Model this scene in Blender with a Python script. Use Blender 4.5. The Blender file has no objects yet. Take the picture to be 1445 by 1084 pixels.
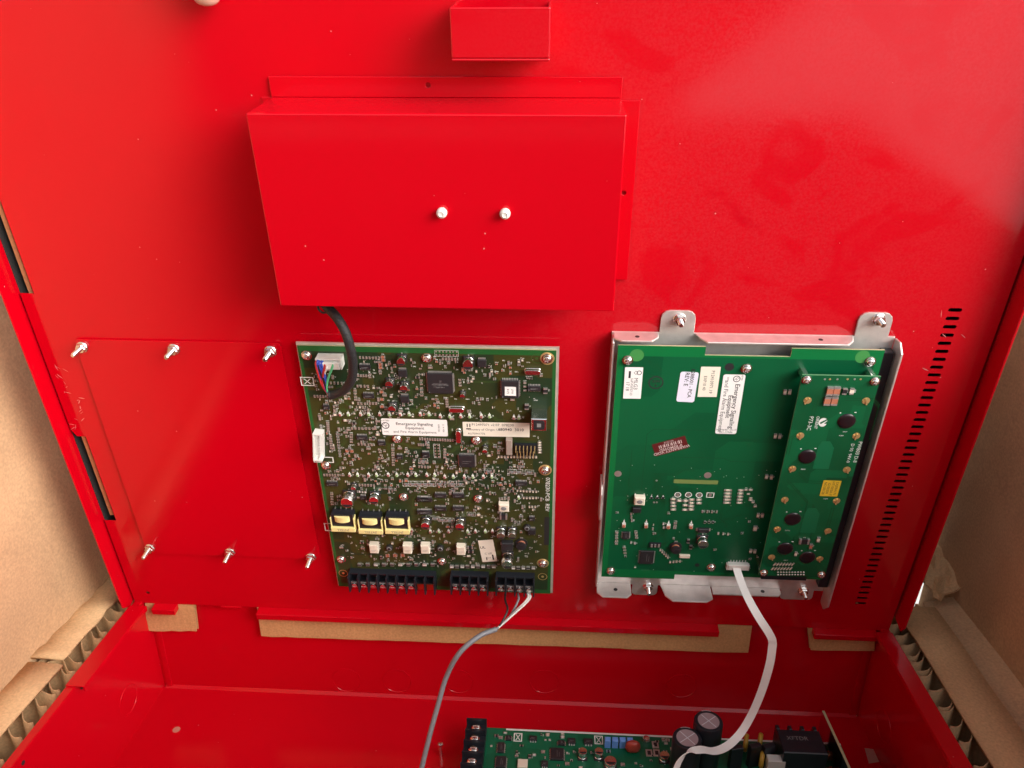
import bpy, bmesh, math, random
from mathutils import Matrix, Vector
random.seed(7)
SC = bpy.context.scene
COL = SC.collection
MM = 0.001
R = math.radians

# ------------------------------------------------------------------ camera
CAM_POS = (42.0, -598.35, 481.74)                 # mm
CAM_R = Vector((0.99844669, 0.05570233, 0.00120334))
CAM_U = Vector((-0.02194899, 0.3733937, 0.92741328))
CAM_B = Vector((0.05120976, -0.92599913, 0.37403632))
cam = bpy.data.cameras.new('camera')
cam.sensor_width = 36.0
cam.lens = 27.03
cam.clip_start = 0.01
cam.clip_end = 500
co = bpy.data.objects.new('camera', cam)
COL.objects.link(co)
co.matrix_world = Matrix(((CAM_R.x, CAM_U.x, CAM_B.x, CAM_POS[0]*MM),
                          (CAM_R.y, CAM_U.y, CAM_B.y, CAM_POS[1]*MM),
                          (CAM_R.z, CAM_U.z, CAM_B.z, CAM_POS[2]*MM), (0, 0, 0, 1)))
SC.camera = co

# ------------------------------------------------------------------ sky, sun, exposure
SUN_DIR = Vector((0.75, -0.50, 0.45)).normalized()       # towards the sun
SUN_STR, SKY_STR, EXPO = 1.35, 0.15, 0.78
world = bpy.data.worlds.new('World')
SC.world = world
world.use_nodes = True
wn = world.node_tree
wn.nodes.clear()
wo = wn.nodes.new('ShaderNodeOutputWorld')
wb = wn.nodes.new('ShaderNodeBackground')
ws = wn.nodes.new('ShaderNodeTexSky')
ws.sky_type = 'NISHITA'
ws.sun_disc = False
ws.sun_elevation = math.asin(SUN_DIR.z)
ws.sun_rotation = math.atan2(SUN_DIR.x, SUN_DIR.y)
ws.air_density = 1.0
ws.dust_density = 4.0
wh = wn.nodes.new('ShaderNodeHueSaturation')
wh.inputs['Saturation'].default_value = 0.30
wb.inputs['Strength'].default_value = SKY_STR
wn.links.new(ws.outputs[0], wh.inputs['Color'])
wn.links.new(wh.outputs[0], wb.inputs['Color'])
wn.links.new(wb.outputs[0], wo.inputs['Surface'])
sl = bpy.data.lights.new('sun', 'SUN')
sl.energy = SUN_STR
sl.angle = R(45)
sl.color = (1.0, 0.96, 0.90)
so = bpy.data.objects.new('sun', sl)
COL.objects.link(so)
so.rotation_euler = SUN_DIR.to_track_quat('Z', 'Y').to_euler()
vs = SC.view_settings
vs.view_transform = 'Standard'
vs.look = 'None'
vs.exposure = EXPO
vs.gamma = 1
vs.use_curve_mapping = False
SC.render.engine = 'CYCLES'
SC.cycles.use_denoising = True
SC.cycles.max_bounces = 5
SC.cycles.diffuse_bounces = 3
SC.cycles.glossy_bounces = 3
SC.cycles.caustics_reflective = False
SC.cycles.caustics_refractive = False

# ------------------------------------------------------------------ frames and rulers
ALPHA = R(9.4)                                    # the raised panel leans this far towards the front
SA, CA = math.sin(ALPHA), math.cos(ALPHA)
P_UP = Vector((0, -SA, CA))
P_N = Vector((0, -CA, -SA))
PM = Matrix(((1, 0, 0, 0), (0, P_UP.y, P_N.y, 0), (0, P_UP.z, P_N.z, 0), (0, 0, 0, 1)))
CP = Vector(CAM_POS)
def ray(p):
    return CAM_R*((p[0]-722.5)/1085.0) - CAM_U*((p[1]-542.0)/1085.0) - CAM_B
def onP(p, h=0.0):
    """panel coordinates (right, up) in mm of a sighted point h above the panel face"""
    d = ray(p)
    t = (h - CP.dot(P_N))/d.dot(P_N)
    q = CP + d*t
    return Vector((q.x, q.dot(P_UP)))
def W(p, h=0.0):
    q = onP(p, h)
    return Vector((q.x, 0, 0)) + P_UP*q.y + P_N*h
def onY(p, y):
    d = ray(p); return CP + d*((y-CP.y)/d.y)
def onZ(p, z):
    d = ray(p); return CP + d*((z-CP.z)/d.z)
Z1 = lambda x, y: (410+x/5.705, 470+y/5.705)
Z2 = lambda x, y: (590+x/5.705, 470+y/5.705)
Z3 = lambda x, y: (430+x/5.42, 650+y/5.42)
Z4 = lambda x, y: (600+x/5.42, 650+y/5.42)
Z5 = lambda x, y: (830+x/4.517, 420+y/4.517)
Z6 = lambda x, y: (1040+x/4.516, 420+y/4.516)
Z7 = lambda x, y: (830+x/4.713, 640+y/4.713)
Z8 = lambda x, y: (1040+x/4.712, 640+y/4.712)
Z9 = lambda x, y: (560+x/7.743, 560+y/7.743)
ZA = lambda x, y: (680+x/6.775, 560+y/6.775)

# ------------------------------------------------------------------ materials
def lin(r, g, b):
    f = lambda c: (c/255/12.92) if c/255 <= 0.04045 else ((c/255+0.055)/1.055)**2.4
    return (f(r), f(g), f(b), 1)
MATS = {}
def mat(name, col, rough=0.5, metal=0.0, spec=0.5, bump=0.0, bscale=400, var=0.0, vscale=40, coat=0.0, trans=0.0, alpha=1.0, sss=0.0):
    m = bpy.data.materials.new(name)
    m.use_nodes = True
    nt = m.node_tree
    b = nt.nodes['Principled BSDF']
    b.inputs['Base Color'].default_value = col
    b.inputs['Roughness'].default_value = rough
    b.inputs['Metallic'].default_value = metal
    b.inputs['Specular IOR Level'].default_value = spec
    b.inputs['Coat Weight'].default_value = coat
    b.inputs['Transmission Weight'].default_value = trans
    b.inputs['Alpha'].default_value = alpha
    if sss:
        b.inputs['Subsurface Weight'].default_value = sss
        b.inputs['Subsurface Radius'].default_value = (0.004, 0.0015, 0.0008)
    tc = nt.nodes.new('ShaderNodeTexCoord')
    if bump:
        n = nt.nodes.new('ShaderNodeTexNoise'); n.inputs['Scale'].default_value = bscale; n.inputs['Detail'].default_value = 2
        bu = nt.nodes.new('ShaderNodeBump'); bu.inputs['Strength'].default_value = bump; bu.inputs['Distance'].default_value = 0.0006
        nt.links.new(tc.outputs['Object'], n.inputs['Vector'])
        nt.links.new(n.outputs['Fac'], bu.inputs['Height'])
        nt.links.new(bu.outputs[0], b.inputs['Normal'])
    if var:
        n = nt.nodes.new('ShaderNodeTexNoise'); n.inputs['Scale'].default_value = vscale; n.inputs['Detail'].default_value = 4
        h = nt.nodes.new('ShaderNodeHueSaturation'); h.inputs['Color'].default_value = col
        r = nt.nodes.new('ShaderNodeMapRange'); r.inputs['To Min'].default_value = 1-var; r.inputs['To Max'].default_value = 1+var
        r.inputs['From Min'].default_value = 0.3; r.inputs['From Max'].default_value = 0.7
        nt.links.new(tc.outputs['Object'], n.inputs['Vector'])
        nt.links.new(n.outputs['Fac'], r.inputs['Value'])
        nt.links.new(r.outputs[0], h.inputs['Value'])
        nt.links.new(h.outputs[0], b.inputs['Base Color'])
    MATS[name] = m
    return m

def red_paint(name, dust=0.2, r0=0.13, r1_=0.30):
    m = bpy.data.materials.new(name); m.use_nodes = True
    nt = m.node_tree; b = nt.nodes['Principled BSDF']; L = nt.links.new; N = nt.nodes.new
    tc = N('ShaderNodeTexCoord')
    def noise(scale, detail=3, dist=0.0):
        n = N('ShaderNodeTexNoise'); n.inputs['Scale'].default_value = scale; n.inputs['Detail'].default_value = detail
        n.inputs['Distortion'].default_value = dist
        L(tc.outputs['Object'], n.inputs['Vector']); return n.outputs['Fac']
    def rng(v, a, c, d, e):
        r = N('ShaderNodeMapRange'); r.inputs['From Min'].default_value = a; r.inputs['From Max'].default_value = c
        r.inputs['To Min'].default_value = d; r.inputs['To Max'].default_value = e; L(v, r.inputs['Value']); return r.outputs[0]
    def mth(op, x, y):
        q = N('ShaderNodeMath'); q.operation = op
        for i, z in enumerate((x, y)):
            if isinstance(z, (int, float)): q.inputs[i].default_value = z
            else: L(z, q.inputs[i])
        return q.outputs[0]
    # thin dust film lying on part of the sheet (centre, radius in m), wiped off in hand-sized patches
    sep = N('ShaderNodeSeparateXYZ'); L(tc.outputs['Object'], sep.inputs[0])
    def sq(v, c, r): d_ = mth('DIVIDE', mth('SUBTRACT', v, c), r); return mth('MULTIPLY', d_, d_)
    dist = mth('ADD', sq(sep.outputs[0], 0.20, 0.26), sq(sep.outputs[1], 0.42, 0.17))
    region = rng(dist, 0.3, 1.4, 1, 0)
    wiped = mth('MULTIPLY', rng(noise(13.7, 3, 1.5), 0.545, 0.615, 1, 0.35), rng(noise(4, 1), 0.3, 0.7, 0.55, 1))
    wiped = mth('MULTIPLY', wiped, rng(noise(650, 1), 0.3, 0.7, 0.45, 1.4))
    film = mth('MULTIPLY', region, wiped)
    # colour: red, faintly pale where the dust film lies, tiny pale specks
    mix = N('ShaderNodeMix'); mix.data_type = 'RGBA'
    mix.inputs['A'].default_value = (0.52, 0.0006, 0.008, 1)
    mix.inputs['B'].default_value = (0.53, 0.050, 0.058, 1)
    L(mth('MULTIPLY', film, dust), mix.inputs['Factor'])
    vo = N('ShaderNodeTexVoronoi'); vo.inputs['Scale'].default_value = 105
    L(tc.outputs['Object'], vo.inputs['Vector'])
    vr = N('ShaderNodeSeparateColor'); L(vo.outputs['Color'], vr.inputs[0])
    lim = mth('MULTIPLY', mth('GREATER_THAN', vr.outputs[0], 0.6), mth('MULTIPLY', vr.outputs[1], 0.06))
    speck = mth('MULTIPLY', mth('LESS_THAN', vo.outputs['Distance'], lim), 0.55)
    mix2 = N('ShaderNodeMix'); mix2.data_type = 'RGBA'
    L(mix.outputs['Result'], mix2.inputs['A']); mix2.inputs['B'].default_value = (0.7, 0.33, 0.30, 1)
    L(speck, mix2.inputs['Factor'])
    L(mix2.outputs['Result'], b.inputs['Base Color'])
    r1 = rng(film, 0, 1, r0, r1_)
    L(r1, b.inputs['Roughness'])
    b.inputs['Specular IOR Level'].default_value = 0.40
    fine = noise(620, 1)
    bu = N('ShaderNodeBump'); bu.inputs['Strength'].default_value = 0.05; bu.inputs['Distance'].default_value = 0.0005
    L(fine, bu.inputs['Height'])
    bu2 = N('ShaderNodeBump'); bu2.inputs['Strength'].default_value = 0.10; bu2.inputs['Distance'].default_value = 0.003
    L(noise(9, 0), bu2.inputs['Height']); L(bu.outputs[0], bu2.inputs['Normal'])
    L(bu2.outputs[0], b.inputs['Normal'])
    MATS[name] = m
    return m
RED = red_paint('red_powder_coat', 0.24, 0.10, 0.16)
RED2 = red_paint('red_cabinet_coat', 0.0, 0.2, 0.2)

def card_mat(name, col, ripple=True, axis=0):
    m = bpy.data.materials.new(name); m.use_nodes = True
    nt = m.node_tree; b = nt.nodes['Principled BSDF']; L = nt.links.new; N = nt.nodes.new
    tc = N('ShaderNodeTexCoord')
    n1 = N('ShaderNodeTexNoise'); n1.inputs['Scale'].default_value = 9; n1.inputs['Detail'].default_value = 6
    n2 = N('ShaderNodeTexNoise'); n2.inputs['Scale'].default_value = 450; n2.inputs['Detail'].default_value = 3
    for n in (n1, n2): L(tc.outputs['Object'], n.inputs['Vector'])
    add = N('ShaderNodeMath'); add.operation = 'ADD'; L(n1.outputs['Fac'], add.inputs[0]); L(n2.outputs['Fac'], add.inputs[1])
    mr = N('ShaderNodeMapRange'); mr.inputs['From Min'].default_value = 0.6; mr.inputs['From Max'].default_value = 1.4
    mr.inputs['To Min'].default_value = 0.74; mr.inputs['To Max'].default_value = 1.22; L(add.outputs[0], mr.inputs['Value'])
    h = N('ShaderNodeHueSaturation'); h.inputs['Color'].default_value = col; L(mr.outputs[0], h.inputs['Value'])
    L(h.outputs[0], b.inputs['Base Color'])
    b.inputs['Roughness'].default_value = 0.85; b.inputs['Specular IOR Level'].default_value = 0.2
    bu = N('ShaderNodeBump'); bu.inputs['Strength'].default_value = 0.35; bu.inputs['Distance'].default_value = 0.0006
    if ripple:
        w = N('ShaderNodeTexWave'); w.bands_direction = 'XYZ'[axis]; w.inputs['Scale'].default_value = 42
        w.inputs['Distortion'].default_value = 0.6; w.inputs['Detail'].default_value = 1
        L(tc.outputs['Object'], w.inputs['Vector'])
        ad = N('ShaderNodeMath'); ad.operation = 'MULTIPLY_ADD'; L(w.outputs['Fac'], ad.inputs[0]); ad.inputs[1].default_value = 0.5; L(n2.outputs['Fac'], ad.inputs[2])
        L(ad.outputs[0], bu.inputs['Height'])
    else:
        L(n2.outputs['Fac'], bu.inputs['Height'])
    n3 = N('ShaderNodeTexNoise'); n3.inputs['Scale'].default_value = 11; n3.inputs['Detail'].default_value = 2
    L(tc.outputs['Object'], n3.inputs['Vector'])
    bu3 = N('ShaderNodeBump'); bu3.inputs['Strength'].default_value = 0.35; bu3.inputs['Distance'].default_value = 0.012
    L(n3.outputs['Fac'], bu3.inputs['Height']); L(bu.outputs[0], bu3.inputs['Normal'])
    L(bu3.outputs[0], b.inputs['Normal'])
    MATS[name] = m
    return m
CARD = card_mat('kraft_cardboard', lin(200, 162, 124), True, 1)
CARD_STRIP = card_mat('kraft_strip', lin(196, 150, 102), True, 0)
CARD_PLAIN = card_mat('kraft_liner', lin(210, 172, 128), False)

def pcb_mat(name, c_pour, c_gap, c_edge, scale, rough, half=None):
    """solder mask over copper pours: rectilinear patches of two greens, fine etched lines"""
    m = bpy.data.materials.new(name); m.use_nodes = True
    nt = m.node_tree; b = nt.nodes['Principled BSDF']; L = nt.links.new; N = nt.nodes.new
    tc = N('ShaderNodeTexCoord')
    v = N('ShaderNodeTexVoronoi'); v.distance = 'CHEBYCHEV'; v.inputs['Scale'].default_value = scale; v.inputs['Randomness'].default_value = 0.9
    L(tc.outputs['Object'], v.inputs['Vector'])
    s = N('ShaderNodeSeparateColor'); L(v.outputs['Color'], s.inputs[0])
    cr = N('ShaderNodeValToRGB'); cr.color_ramp.interpolation = 'CONSTANT'
    cr.color_ramp.elements[0].color = c_gap; cr.color_ramp.elements[1].position = 0.45; cr.color_ramp.elements[1].color = c_pour
    L(s.outputs[0], cr.inputs[0])
    n = N('ShaderNodeTexNoise'); n.inputs['Scale'].default_value = 14; n.inputs['Detail'].default_value = 3
    L(tc.outputs['Object'], n.inputs['Vector'])
    mx = N('ShaderNodeMix'); mx.data_type = 'RGBA'; L(cr.outputs[0], mx.inputs['A']); mx.inputs['B'].default_value = c_pour
    mr = N('ShaderNodeMapRange'); mr.inputs['From Min'].default_value = 0.4; mr.inputs['From Max'].default_value = 0.6; L(n.outputs['Fac'], mr.inputs['Value'])
    mul = N('ShaderNodeMath'); mul.operation = 'MULTIPLY'; mul.inputs[1].default_value = 0.7; L(mr.outputs[0], mul.inputs[0])
    L(mul.outputs[0], mx.inputs['Factor'])
    res = mx.outputs['Result']
    if half:      # bare border without copper
        sx = N('ShaderNodeSeparateXYZ'); L(tc.outputs['Object'], sx.inputs[0])
        outs = []
        for i in (0, 1):
            a = N('ShaderNodeMath'); a.operation = 'ABSOLUTE'; L(sx.outputs[i], a.inputs[0])
            g = N('ShaderNodeMath'); g.operation = 'GREATER_THAN'; g.inputs[1].default_value = half[i]; L(a.outputs[0], g.inputs[0]); outs.append(g.outputs[0])
        o = N('ShaderNodeMath'); o.operation = 'MAXIMUM'; L(outs[0], o.inputs[0]); L(outs[1], o.inputs[1])
        m3 = N('ShaderNodeMix'); m3.data_type = 'RGBA'; L(o.outputs[0], m3.inputs['Factor']); L(res, m3.inputs['A']); m3.inputs['B'].default_value = c_edge
        res = m3.outputs['Result']
    L(res, b.inputs['Base Color'])
    b.inputs['Roughness'].default_value = rough
    b.inputs['Specular IOR Level'].default_value = 0.4
    n2 = N('ShaderNodeTexNoise'); n2.inputs['Scale'].default_value = 260; n2.inputs['Detail'].default_value = 2
    L(tc.outputs['Object'], n2.inputs['Vector'])
    bu = N('ShaderNodeBump'); bu.inputs['Strength'].default_value = 0.15; bu.inputs['Distance'].default_value = 0.0003
    L(n2.outputs['Fac'], bu.inputs['Height']); L(bu.outputs[0], b.inputs['Normal'])
    MATS[name] = m
    return m
PCB_MAIN = pcb_mat('olive_solder_mask', lin(60, 62, 29), lin(33, 54, 34), lin(34, 92, 44), 38, 0.38, (0.0955, 0.1225))
PCB_GRN = pcb_mat('green_solder_mask', lin(9, 90, 54), lin(6, 80, 48), lin(10, 110, 58), 22, 0.32, (0.0905, 0.1075))
PCB_LCD = pcb_mat('green_module_mask', lin(14, 96, 58), lin(10, 78, 46), lin(20, 100, 60), 48, 0.34)
PCB_PSU = pcb_mat('green_supply_mask', lin(16, 104, 72), lin(12, 92, 62), lin(20, 110, 74), 40, 0.34)
FIBRE = mat('fibreglass_edge', lin(188, 180, 140), 0.6)
TRACE = mat('etched_trace', lin(58, 84, 40), 0.35)
TRACE_G = mat('etched_trace_green', lin(8, 70, 36), 0.35)
STEEL = mat('zinc_steel', (0.86, 0.82, 0.79, 1), 0.42, 0.75, bump=0.12, bscale=900, var=0.08, vscale=120)
BRIGHT = mat('bright_metal', (0.80, 0.79, 0.77, 1), 0.24, 1.0)
MIRROR = mat('polished_steel', (0.62, 0.61, 0.60, 1), 0.12, 1.0)
CAN = mat('capacitor_can', (0.90, 0.89, 0.88, 1), 0.24, 1.0)
TIN = mat('solder_tin', (0.66, 0.64, 0.62, 1), 0.4, 0.8)
GOLD = mat('gold_pad', (0.80, 0.58, 0.26, 1), 0.4, 0.7)
COPPER = mat('copper_wire', (0.60, 0.28, 0.14, 1), 0.35, 1.0)
BLACK = mat('black_epoxy', (0.022, 0.021, 0.024, 1), 0.45, bump=0.1, bscale=1500)
BLACKP = mat('black_plastic', (0.014, 0.016, 0.022, 1), 0.35)
GREYMARK = mat('grey_marking', (0.22, 0.22, 0.22, 1), 0.6)
WHITE = mat('white_silkscreen', (0.80, 0.81, 0.78, 1), 0.6)
NYLON = mat('white_nylon', (0.74, 0.73, 0.68, 1), 0.45)
CREAM = mat('cream_plastic', (0.80, 0.71, 0.58, 1), 0.4)
PAPER = mat('label_paper', (0.86, 0.85, 0.83, 1), 0.55)
PAPER_C = mat('cream_label_paper', (0.84, 0.78, 0.66, 1), 0.5)
PAPER_B = mat('lilac_label_paper', (0.76, 0.76, 0.88, 1), 0.5)
PAPER_R = mat('maroon_label', (0.115, 0.016, 0.016, 1), 0.35)
PAPER_Y = mat('yellow_label', (0.72, 0.46, 0.03, 1), 0.5)
INK = mat('black_ink', (0.02, 0.02, 0.022, 1), 0.6)
INK_W = mat('pale_ink', (0.6, 0.5, 0.48, 1), 0.6)
YELLOW = mat('yellow_tape', (0.84, 0.74, 0.32, 1), 0.35)
TAN = mat('tan_ceramic', (0.34, 0.27, 0.23, 1), 0.45)
REDLED = mat('red_lens', (0.36, 0.13, 0.12, 1), 0.3)
GRNLED = mat('green_lens', (0.28, 0.42, 0.18, 1), 0.3)
ORANGE = mat('orange_ferrite', (0.46, 0.17, 0.10, 1), 0.4)
BLUE = mat('blue_film', (0.16, 0.36, 0.85, 1), 0.4)
REDCAP = mat('red_film', (0.42, 0.06, 0.04, 1), 0.35)
MAUVE = mat('mauve_foil', (0.36, 0.27, 0.29, 1), 0.45)
LGREY = mat('grey_stripe', (0.66, 0.67, 0.72, 1), 0.4)
CABLE = mat('grey_cable_jacket', (0.20, 0.20, 0.22, 1), 0.42)
LOOM = mat('black_sleeve', (0.018, 0.018, 0.020, 1), 0.55, bump=0.9, bscale=1100)
W_BLUE = mat('blue_wire', (0.03, 0.07, 0.42, 1), 0.4)
W_GREEN = mat('green_wire', (0.10, 0.48, 0.22, 1), 0.4)
W_RED = mat('red_wire', (0.45, 0.03, 0.03, 1), 0.4)
W_BLACK = mat('black_wire', (0.015, 0.015, 0.015, 1), 0.4)
W_WHITE = mat('white_wire', (0.70, 0.66, 0.62, 1), 0.4)
FLEX = mat('white_flex', (0.92, 0.90, 0.87, 1), 0.35)
SKIN = mat('skin', (0.60, 0.36, 0.27, 1), 0.45, sss=0.15, var=0.06, vscale=90)
NAIL = mat('nail', (0.70, 0.46, 0.38, 1), 0.25)
CONCRETE = mat('concrete', (0.74, 0.73, 0.71, 1), 0.9, bump=0.4, bscale=60, var=0.18, vscale=3)
CAVITY_SHADE = mat('cavity_shade', (0.02, 0.019, 0.018, 1), 0.8)  # dark colour painting the shade inside the panel cavity
BARE = mat('bare_metal_patch', lin(188, 130, 112), 0.6)

# ------------------------------------------------------------------ mesh builder (mm)
class MB:
    def __init__(s): s.v, s.f, s.m = [], [], []
    def add(s, vs, fs, m=0, xf=None):
        o = len(s.v)
        s.v += [tuple(xf @ Vector(q)) if xf else tuple(q) for q in vs]
        s.f += [tuple(i+o for i in f) for f in fs]
        s.m += [m]*len(fs) if isinstance(m, int) else list(m)
    def box(s, x0, y0, z0, x1, y1, z1, m=0, ch=0.0, xf=None):
        if ch:
            c = ch
            vs = [(x0, y0, z0), (x1, y0, z0), (x1, y1, z0), (x0, y1, z0), (x0, y0, z1-c), (x1, y0, z1-c), (x1, y1, z1-c), (x0, y1, z1-c),
                  (x0+c, y0+c, z1), (x1-c, y0+c, z1), (x1-c, y1-c, z1), (x0+c, y1-c, z1)]
            fs = [(3, 2, 1, 0), (0, 1, 5, 4), (1, 2, 6, 5), (2, 3, 7, 6), (3, 0, 4, 7), (4, 5, 9, 8), (5, 6, 10, 9), (6, 7, 11, 10), (7, 4, 8, 11), (8, 9, 10, 11)]
        else:
            vs = [(x0, y0, z0), (x1, y0, z0), (x1, y1, z0), (x0, y1, z0), (x0, y0, z1), (x1, y0, z1), (x1, y1, z1), (x0, y1, z1)]
            fs = [(3, 2, 1, 0), (4, 5, 6, 7), (0, 1, 5, 4), (1, 2, 6, 5), (2, 3, 7, 6), (3, 0, 4, 7)]
        s.add(vs, fs, m, xf)
        return s
    def cbox(s, x, y, z, w, d, h, m=0, ch=0.0, xf=None):
        return s.box(x-w/2, y-d/2, z, x+w/2, y+d/2, z+h, m, ch, xf)
    def lathe(s, x, y, prof, n=18, m=0, xf=None, sx=1.0, sy=1.0):
        """prof: list of (r, z[, material of the band that starts here])"""
        vs, fs, ms = [], [], []
        for p in prof:
            for k in range(n):
                a = 2*math.pi*k/n
                vs.append((x+p[0]*math.cos(a)*sx, y+p[0]*math.sin(a)*sy, p[1]))
        for i in range(len(prof)-1):
            mm = prof[i][2] if len(prof[i]) > 2 else m
            for k in range(n):
                fs.append((i*n+k, i*n+(k+1) % n, (i+1)*n+(k+1) % n, (i+1)*n+k)); ms.append(mm)
        mm = prof[-1][2] if len(prof[-1]) > 2 else m
        fs.append(tuple((len(prof)-1)*n+k for k in range(n))); ms.append(mm)
        fs.append(tuple(reversed(range(n)))); ms.append(prof[0][2] if len(prof[0]) > 2 else m)
        s.add(vs, fs, ms, xf)
        return s
    def prism(s, poly, z0, z1, m=0, xf=None):
        n = len(poly)
        vs = [(x, y, z0) for x, y in poly] + [(x, y, z1) for x, y in poly]
        fs = [tuple(reversed(range(n))), tuple(range(n, 2*n))] + [(i, (i+1) % n, n+(i+1) % n, n+i) for i in range(n)]
        s.add(vs, fs, m, xf)
        return s
    def tube(s, pts, r, n=10, m=0, close=True):
        pts = [Vector(p) for p in pts]
        rs = r if isinstance(r, (list, tuple)) else [r]*len(pts)
        vs, fs = [], []
        t0 = (pts[1]-pts[0]).normalized()
        nn = t0.orthogonal().normalized()
        for i, p in enumerate(pts):
            t = ((pts[min(i+1, len(pts)-1)]-pts[max(i-1, 0)])).normalized()
            nn = (nn-t*nn.dot(t)).normalized()
            b = t.cross(nn)
            for k in range(n):
                a = 2*math.pi*k/n
                vs.append(p+nn*(rs[i]*math.cos(a))+b*(rs[i]*math.sin(a)))
        for i in range(len(pts)-1):
            for k in range(n):
                fs.append((i*n+k, i*n+(k+1) % n, (i+1)*n+(k+1) % n, (i+1)*n+k))
        if close:
            fs.append(tuple(reversed(range(n)))); fs.append(tuple((len(pts)-1)*n+k for k in range(n)))
        s.add(vs, fs, m)
        return s
    def mesh(s, name, mats, smooth=None):
        me = bpy.data.meshes.new(name)
        me.from_pydata([(a*MM, b*MM, c*MM) for a, b, c in s.v], [], s.f)
        for mt in mats: me.materials.append(mt)
        for i, p in enumerate(me.polygons): p.material_index = s.m[i]
        if smooth:
            for p in me.polygons: p.use_smooth = True
            me.set_sharp_from_angle(angle=R(smooth))
        me.update()
        return me

def spline(pts, k=8):
    pts = [Vector(p) for p in pts]
    P = [pts[0]*2-pts[1]] + pts + [pts[-1]*2-pts[-2]]
    out = []
    for i in range(1, len(P)-2):
        a, b, c, d = P[i-1], P[i], P[i+1], P[i+2]
        for j in range(k):
            t = j/k
            out.append(0.5*((2*b)+(c-a)*t+(2*a-5*b+4*c-d)*t*t+(3*b-a-3*c+d)*t**3))
    out.append(pts[-1])
    return out

def from_curve(cu):
    o = bpy.data.objects.new('tmp_outline', cu)
    COL.objects.link(o)
    dg = bpy.context.evaluated_depsgraph_get()
    me = bpy.data.meshes.new_from_object(o.evaluated_get(dg))
    bpy.data.objects.remove(o)
    return me
def sheet(name, loops, t, mats, bevel=0.0, side=None):
    """flat plate with holes: loops of (x, y) mm, first is the outline; lies between z=0 and z=t"""
    cu = bpy.data.curves.new(name, 'CURVE')
    cu.dimensions = '2D'; cu.fill_mode = 'BOTH'
    cu.extrude = (t/2-bevel)*MM
    if bevel: cu.bevel_depth = bevel*MM; cu.bevel_resolution = 1; cu.offset = -bevel*MM
    for lp in loops:
        sp = cu.splines.new('POLY'); sp.points.add(len(lp)-1); sp.use_cyclic_u = True
        for i, (x, y) in enumerate(lp): sp.points[i].co = (x*MM, y*MM, 0, 1)
    me = from_curve(cu)
    bpy.data.curves.remove(cu)
    for v in me.vertices: v.co.z += t/2*MM
    me.name = name
    me.materials.clear()
    for mt in mats: me.materials.append(mt)
    for p in me.polygons:
        p.material_index = 1 if (side and abs(p.normal.z) < 0.5) else 0
        p.use_smooth = False
    return me
def rrect(x0, y0, x1, y1, r, n=5):
    out = []
    for cx, cy, a0 in ((x1-r, y1-r, 0), (x0+r, y1-r, 90), (x0+r, y0+r, 180), (x1-r, y0+r, 270)):
        for k in range(n+1):
            a = R(a0+90*k/n); out.append((cx+r*math.cos(a), cy+r*math.sin(a)))
    return out
def circ(x, y, r, n=16):
    return [(x+r*math.cos(2*math.pi*k/n), y+r*math.sin(2*math.pi*k/n)) for k in range(n)]
_txt = {}
def text_geo(s, size, bold=False):
    """flat glyph outlines of a line of print, centred: (verts mm, faces, width mm)"""
    key = (s, bold)
    if key not in _txt:
        cu = bpy.data.curves.new('glyphs', 'FONT')
        cu.body = s; cu.size = 1.0; cu.align_x = 'CENTER'; cu.align_y = 'CENTER'; cu.resolution_u = 2
        if bold: cu.offset = 0.012
        me = from_curve(cu)
        _txt[key] = ([tuple(v.co) for v in me.vertices], [tuple(p.vertices) for p in me.polygons])
        bpy.data.meshes.remove(me); bpy.data.curves.remove(cu)
    vs, fs = _txt[key]
    return [(x*size, y*size, 0) for x, y, z in vs], fs
def put_text(mb, s, x, y, z, size, rot=0, m=0, bold=False, sx=1.0):
    vs, fs = text_geo(s, size, bold)
    c, n = math.cos(R(rot)), math.sin(R(rot))
    mb.add([(x+c*a*sx-n*b, y+n*a*sx+c*b, z) for a, b, _ in vs], fs, m)

# ------------------------------------------------------------------ objects
def thing(name, label, cat, mtx=None, group=None):
    o = bpy.data.objects.new(name, None)
    o.empty_display_size = 0.02
    COL.objects.link(o)
    if mtx is not None: o.matrix_world = mtx
    o['label'] = label; o['category'] = cat
    if group: o['group'] = group
    return o
def part(parent, name, me, loc=(0, 0, 0), rz=0.0, label=None, stuff=False, rot=None):
    o = bpy.data.objects.new(name, me)
    COL.objects.link(o)
    o.parent = parent
    o.location = (loc[0]*MM, loc[1]*MM, loc[2]*MM)
    o.rotation_euler = rot if rot else (0, 0, R(rz))
    if label: o['label'] = label
    if stuff: o['kind'] = 'stuff'
    return o
def solo(name, me, label, cat, mtx=None, group=None):
    o = bpy.data.objects.new(name, me)
    COL.objects.link(o)
    if mtx is not None: o.matrix_world = mtx
    o['label'] = label; o['category'] = cat
    if group: o['group'] = group
    return o
def struct(name, me):
    o = bpy.data.objects.new(name, me); COL.objects.link(o); o['kind'] = 'structure'
    return o
def T(x, y, z): return Matrix.Translation((x*MM, y*MM, z*MM))
def bev(o, w=0.6, seg=2):
    m = o.modifiers.new('edge', 'BEVEL'); m.width = w*MM; m.segments = seg; m.limit_method = 'ANGLE'
    return o

# ================================================================== ground
g = MB(); g.add([(-40000, -40000, 0), (40000, -40000, 0), (40000, 40000, 0), (-40000, 40000, 0)], [(0, 1, 2, 3)])
gm = g.mesh('ground', [CONCRETE])
go = struct('ground', gm); go.location.z = -0.135

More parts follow.
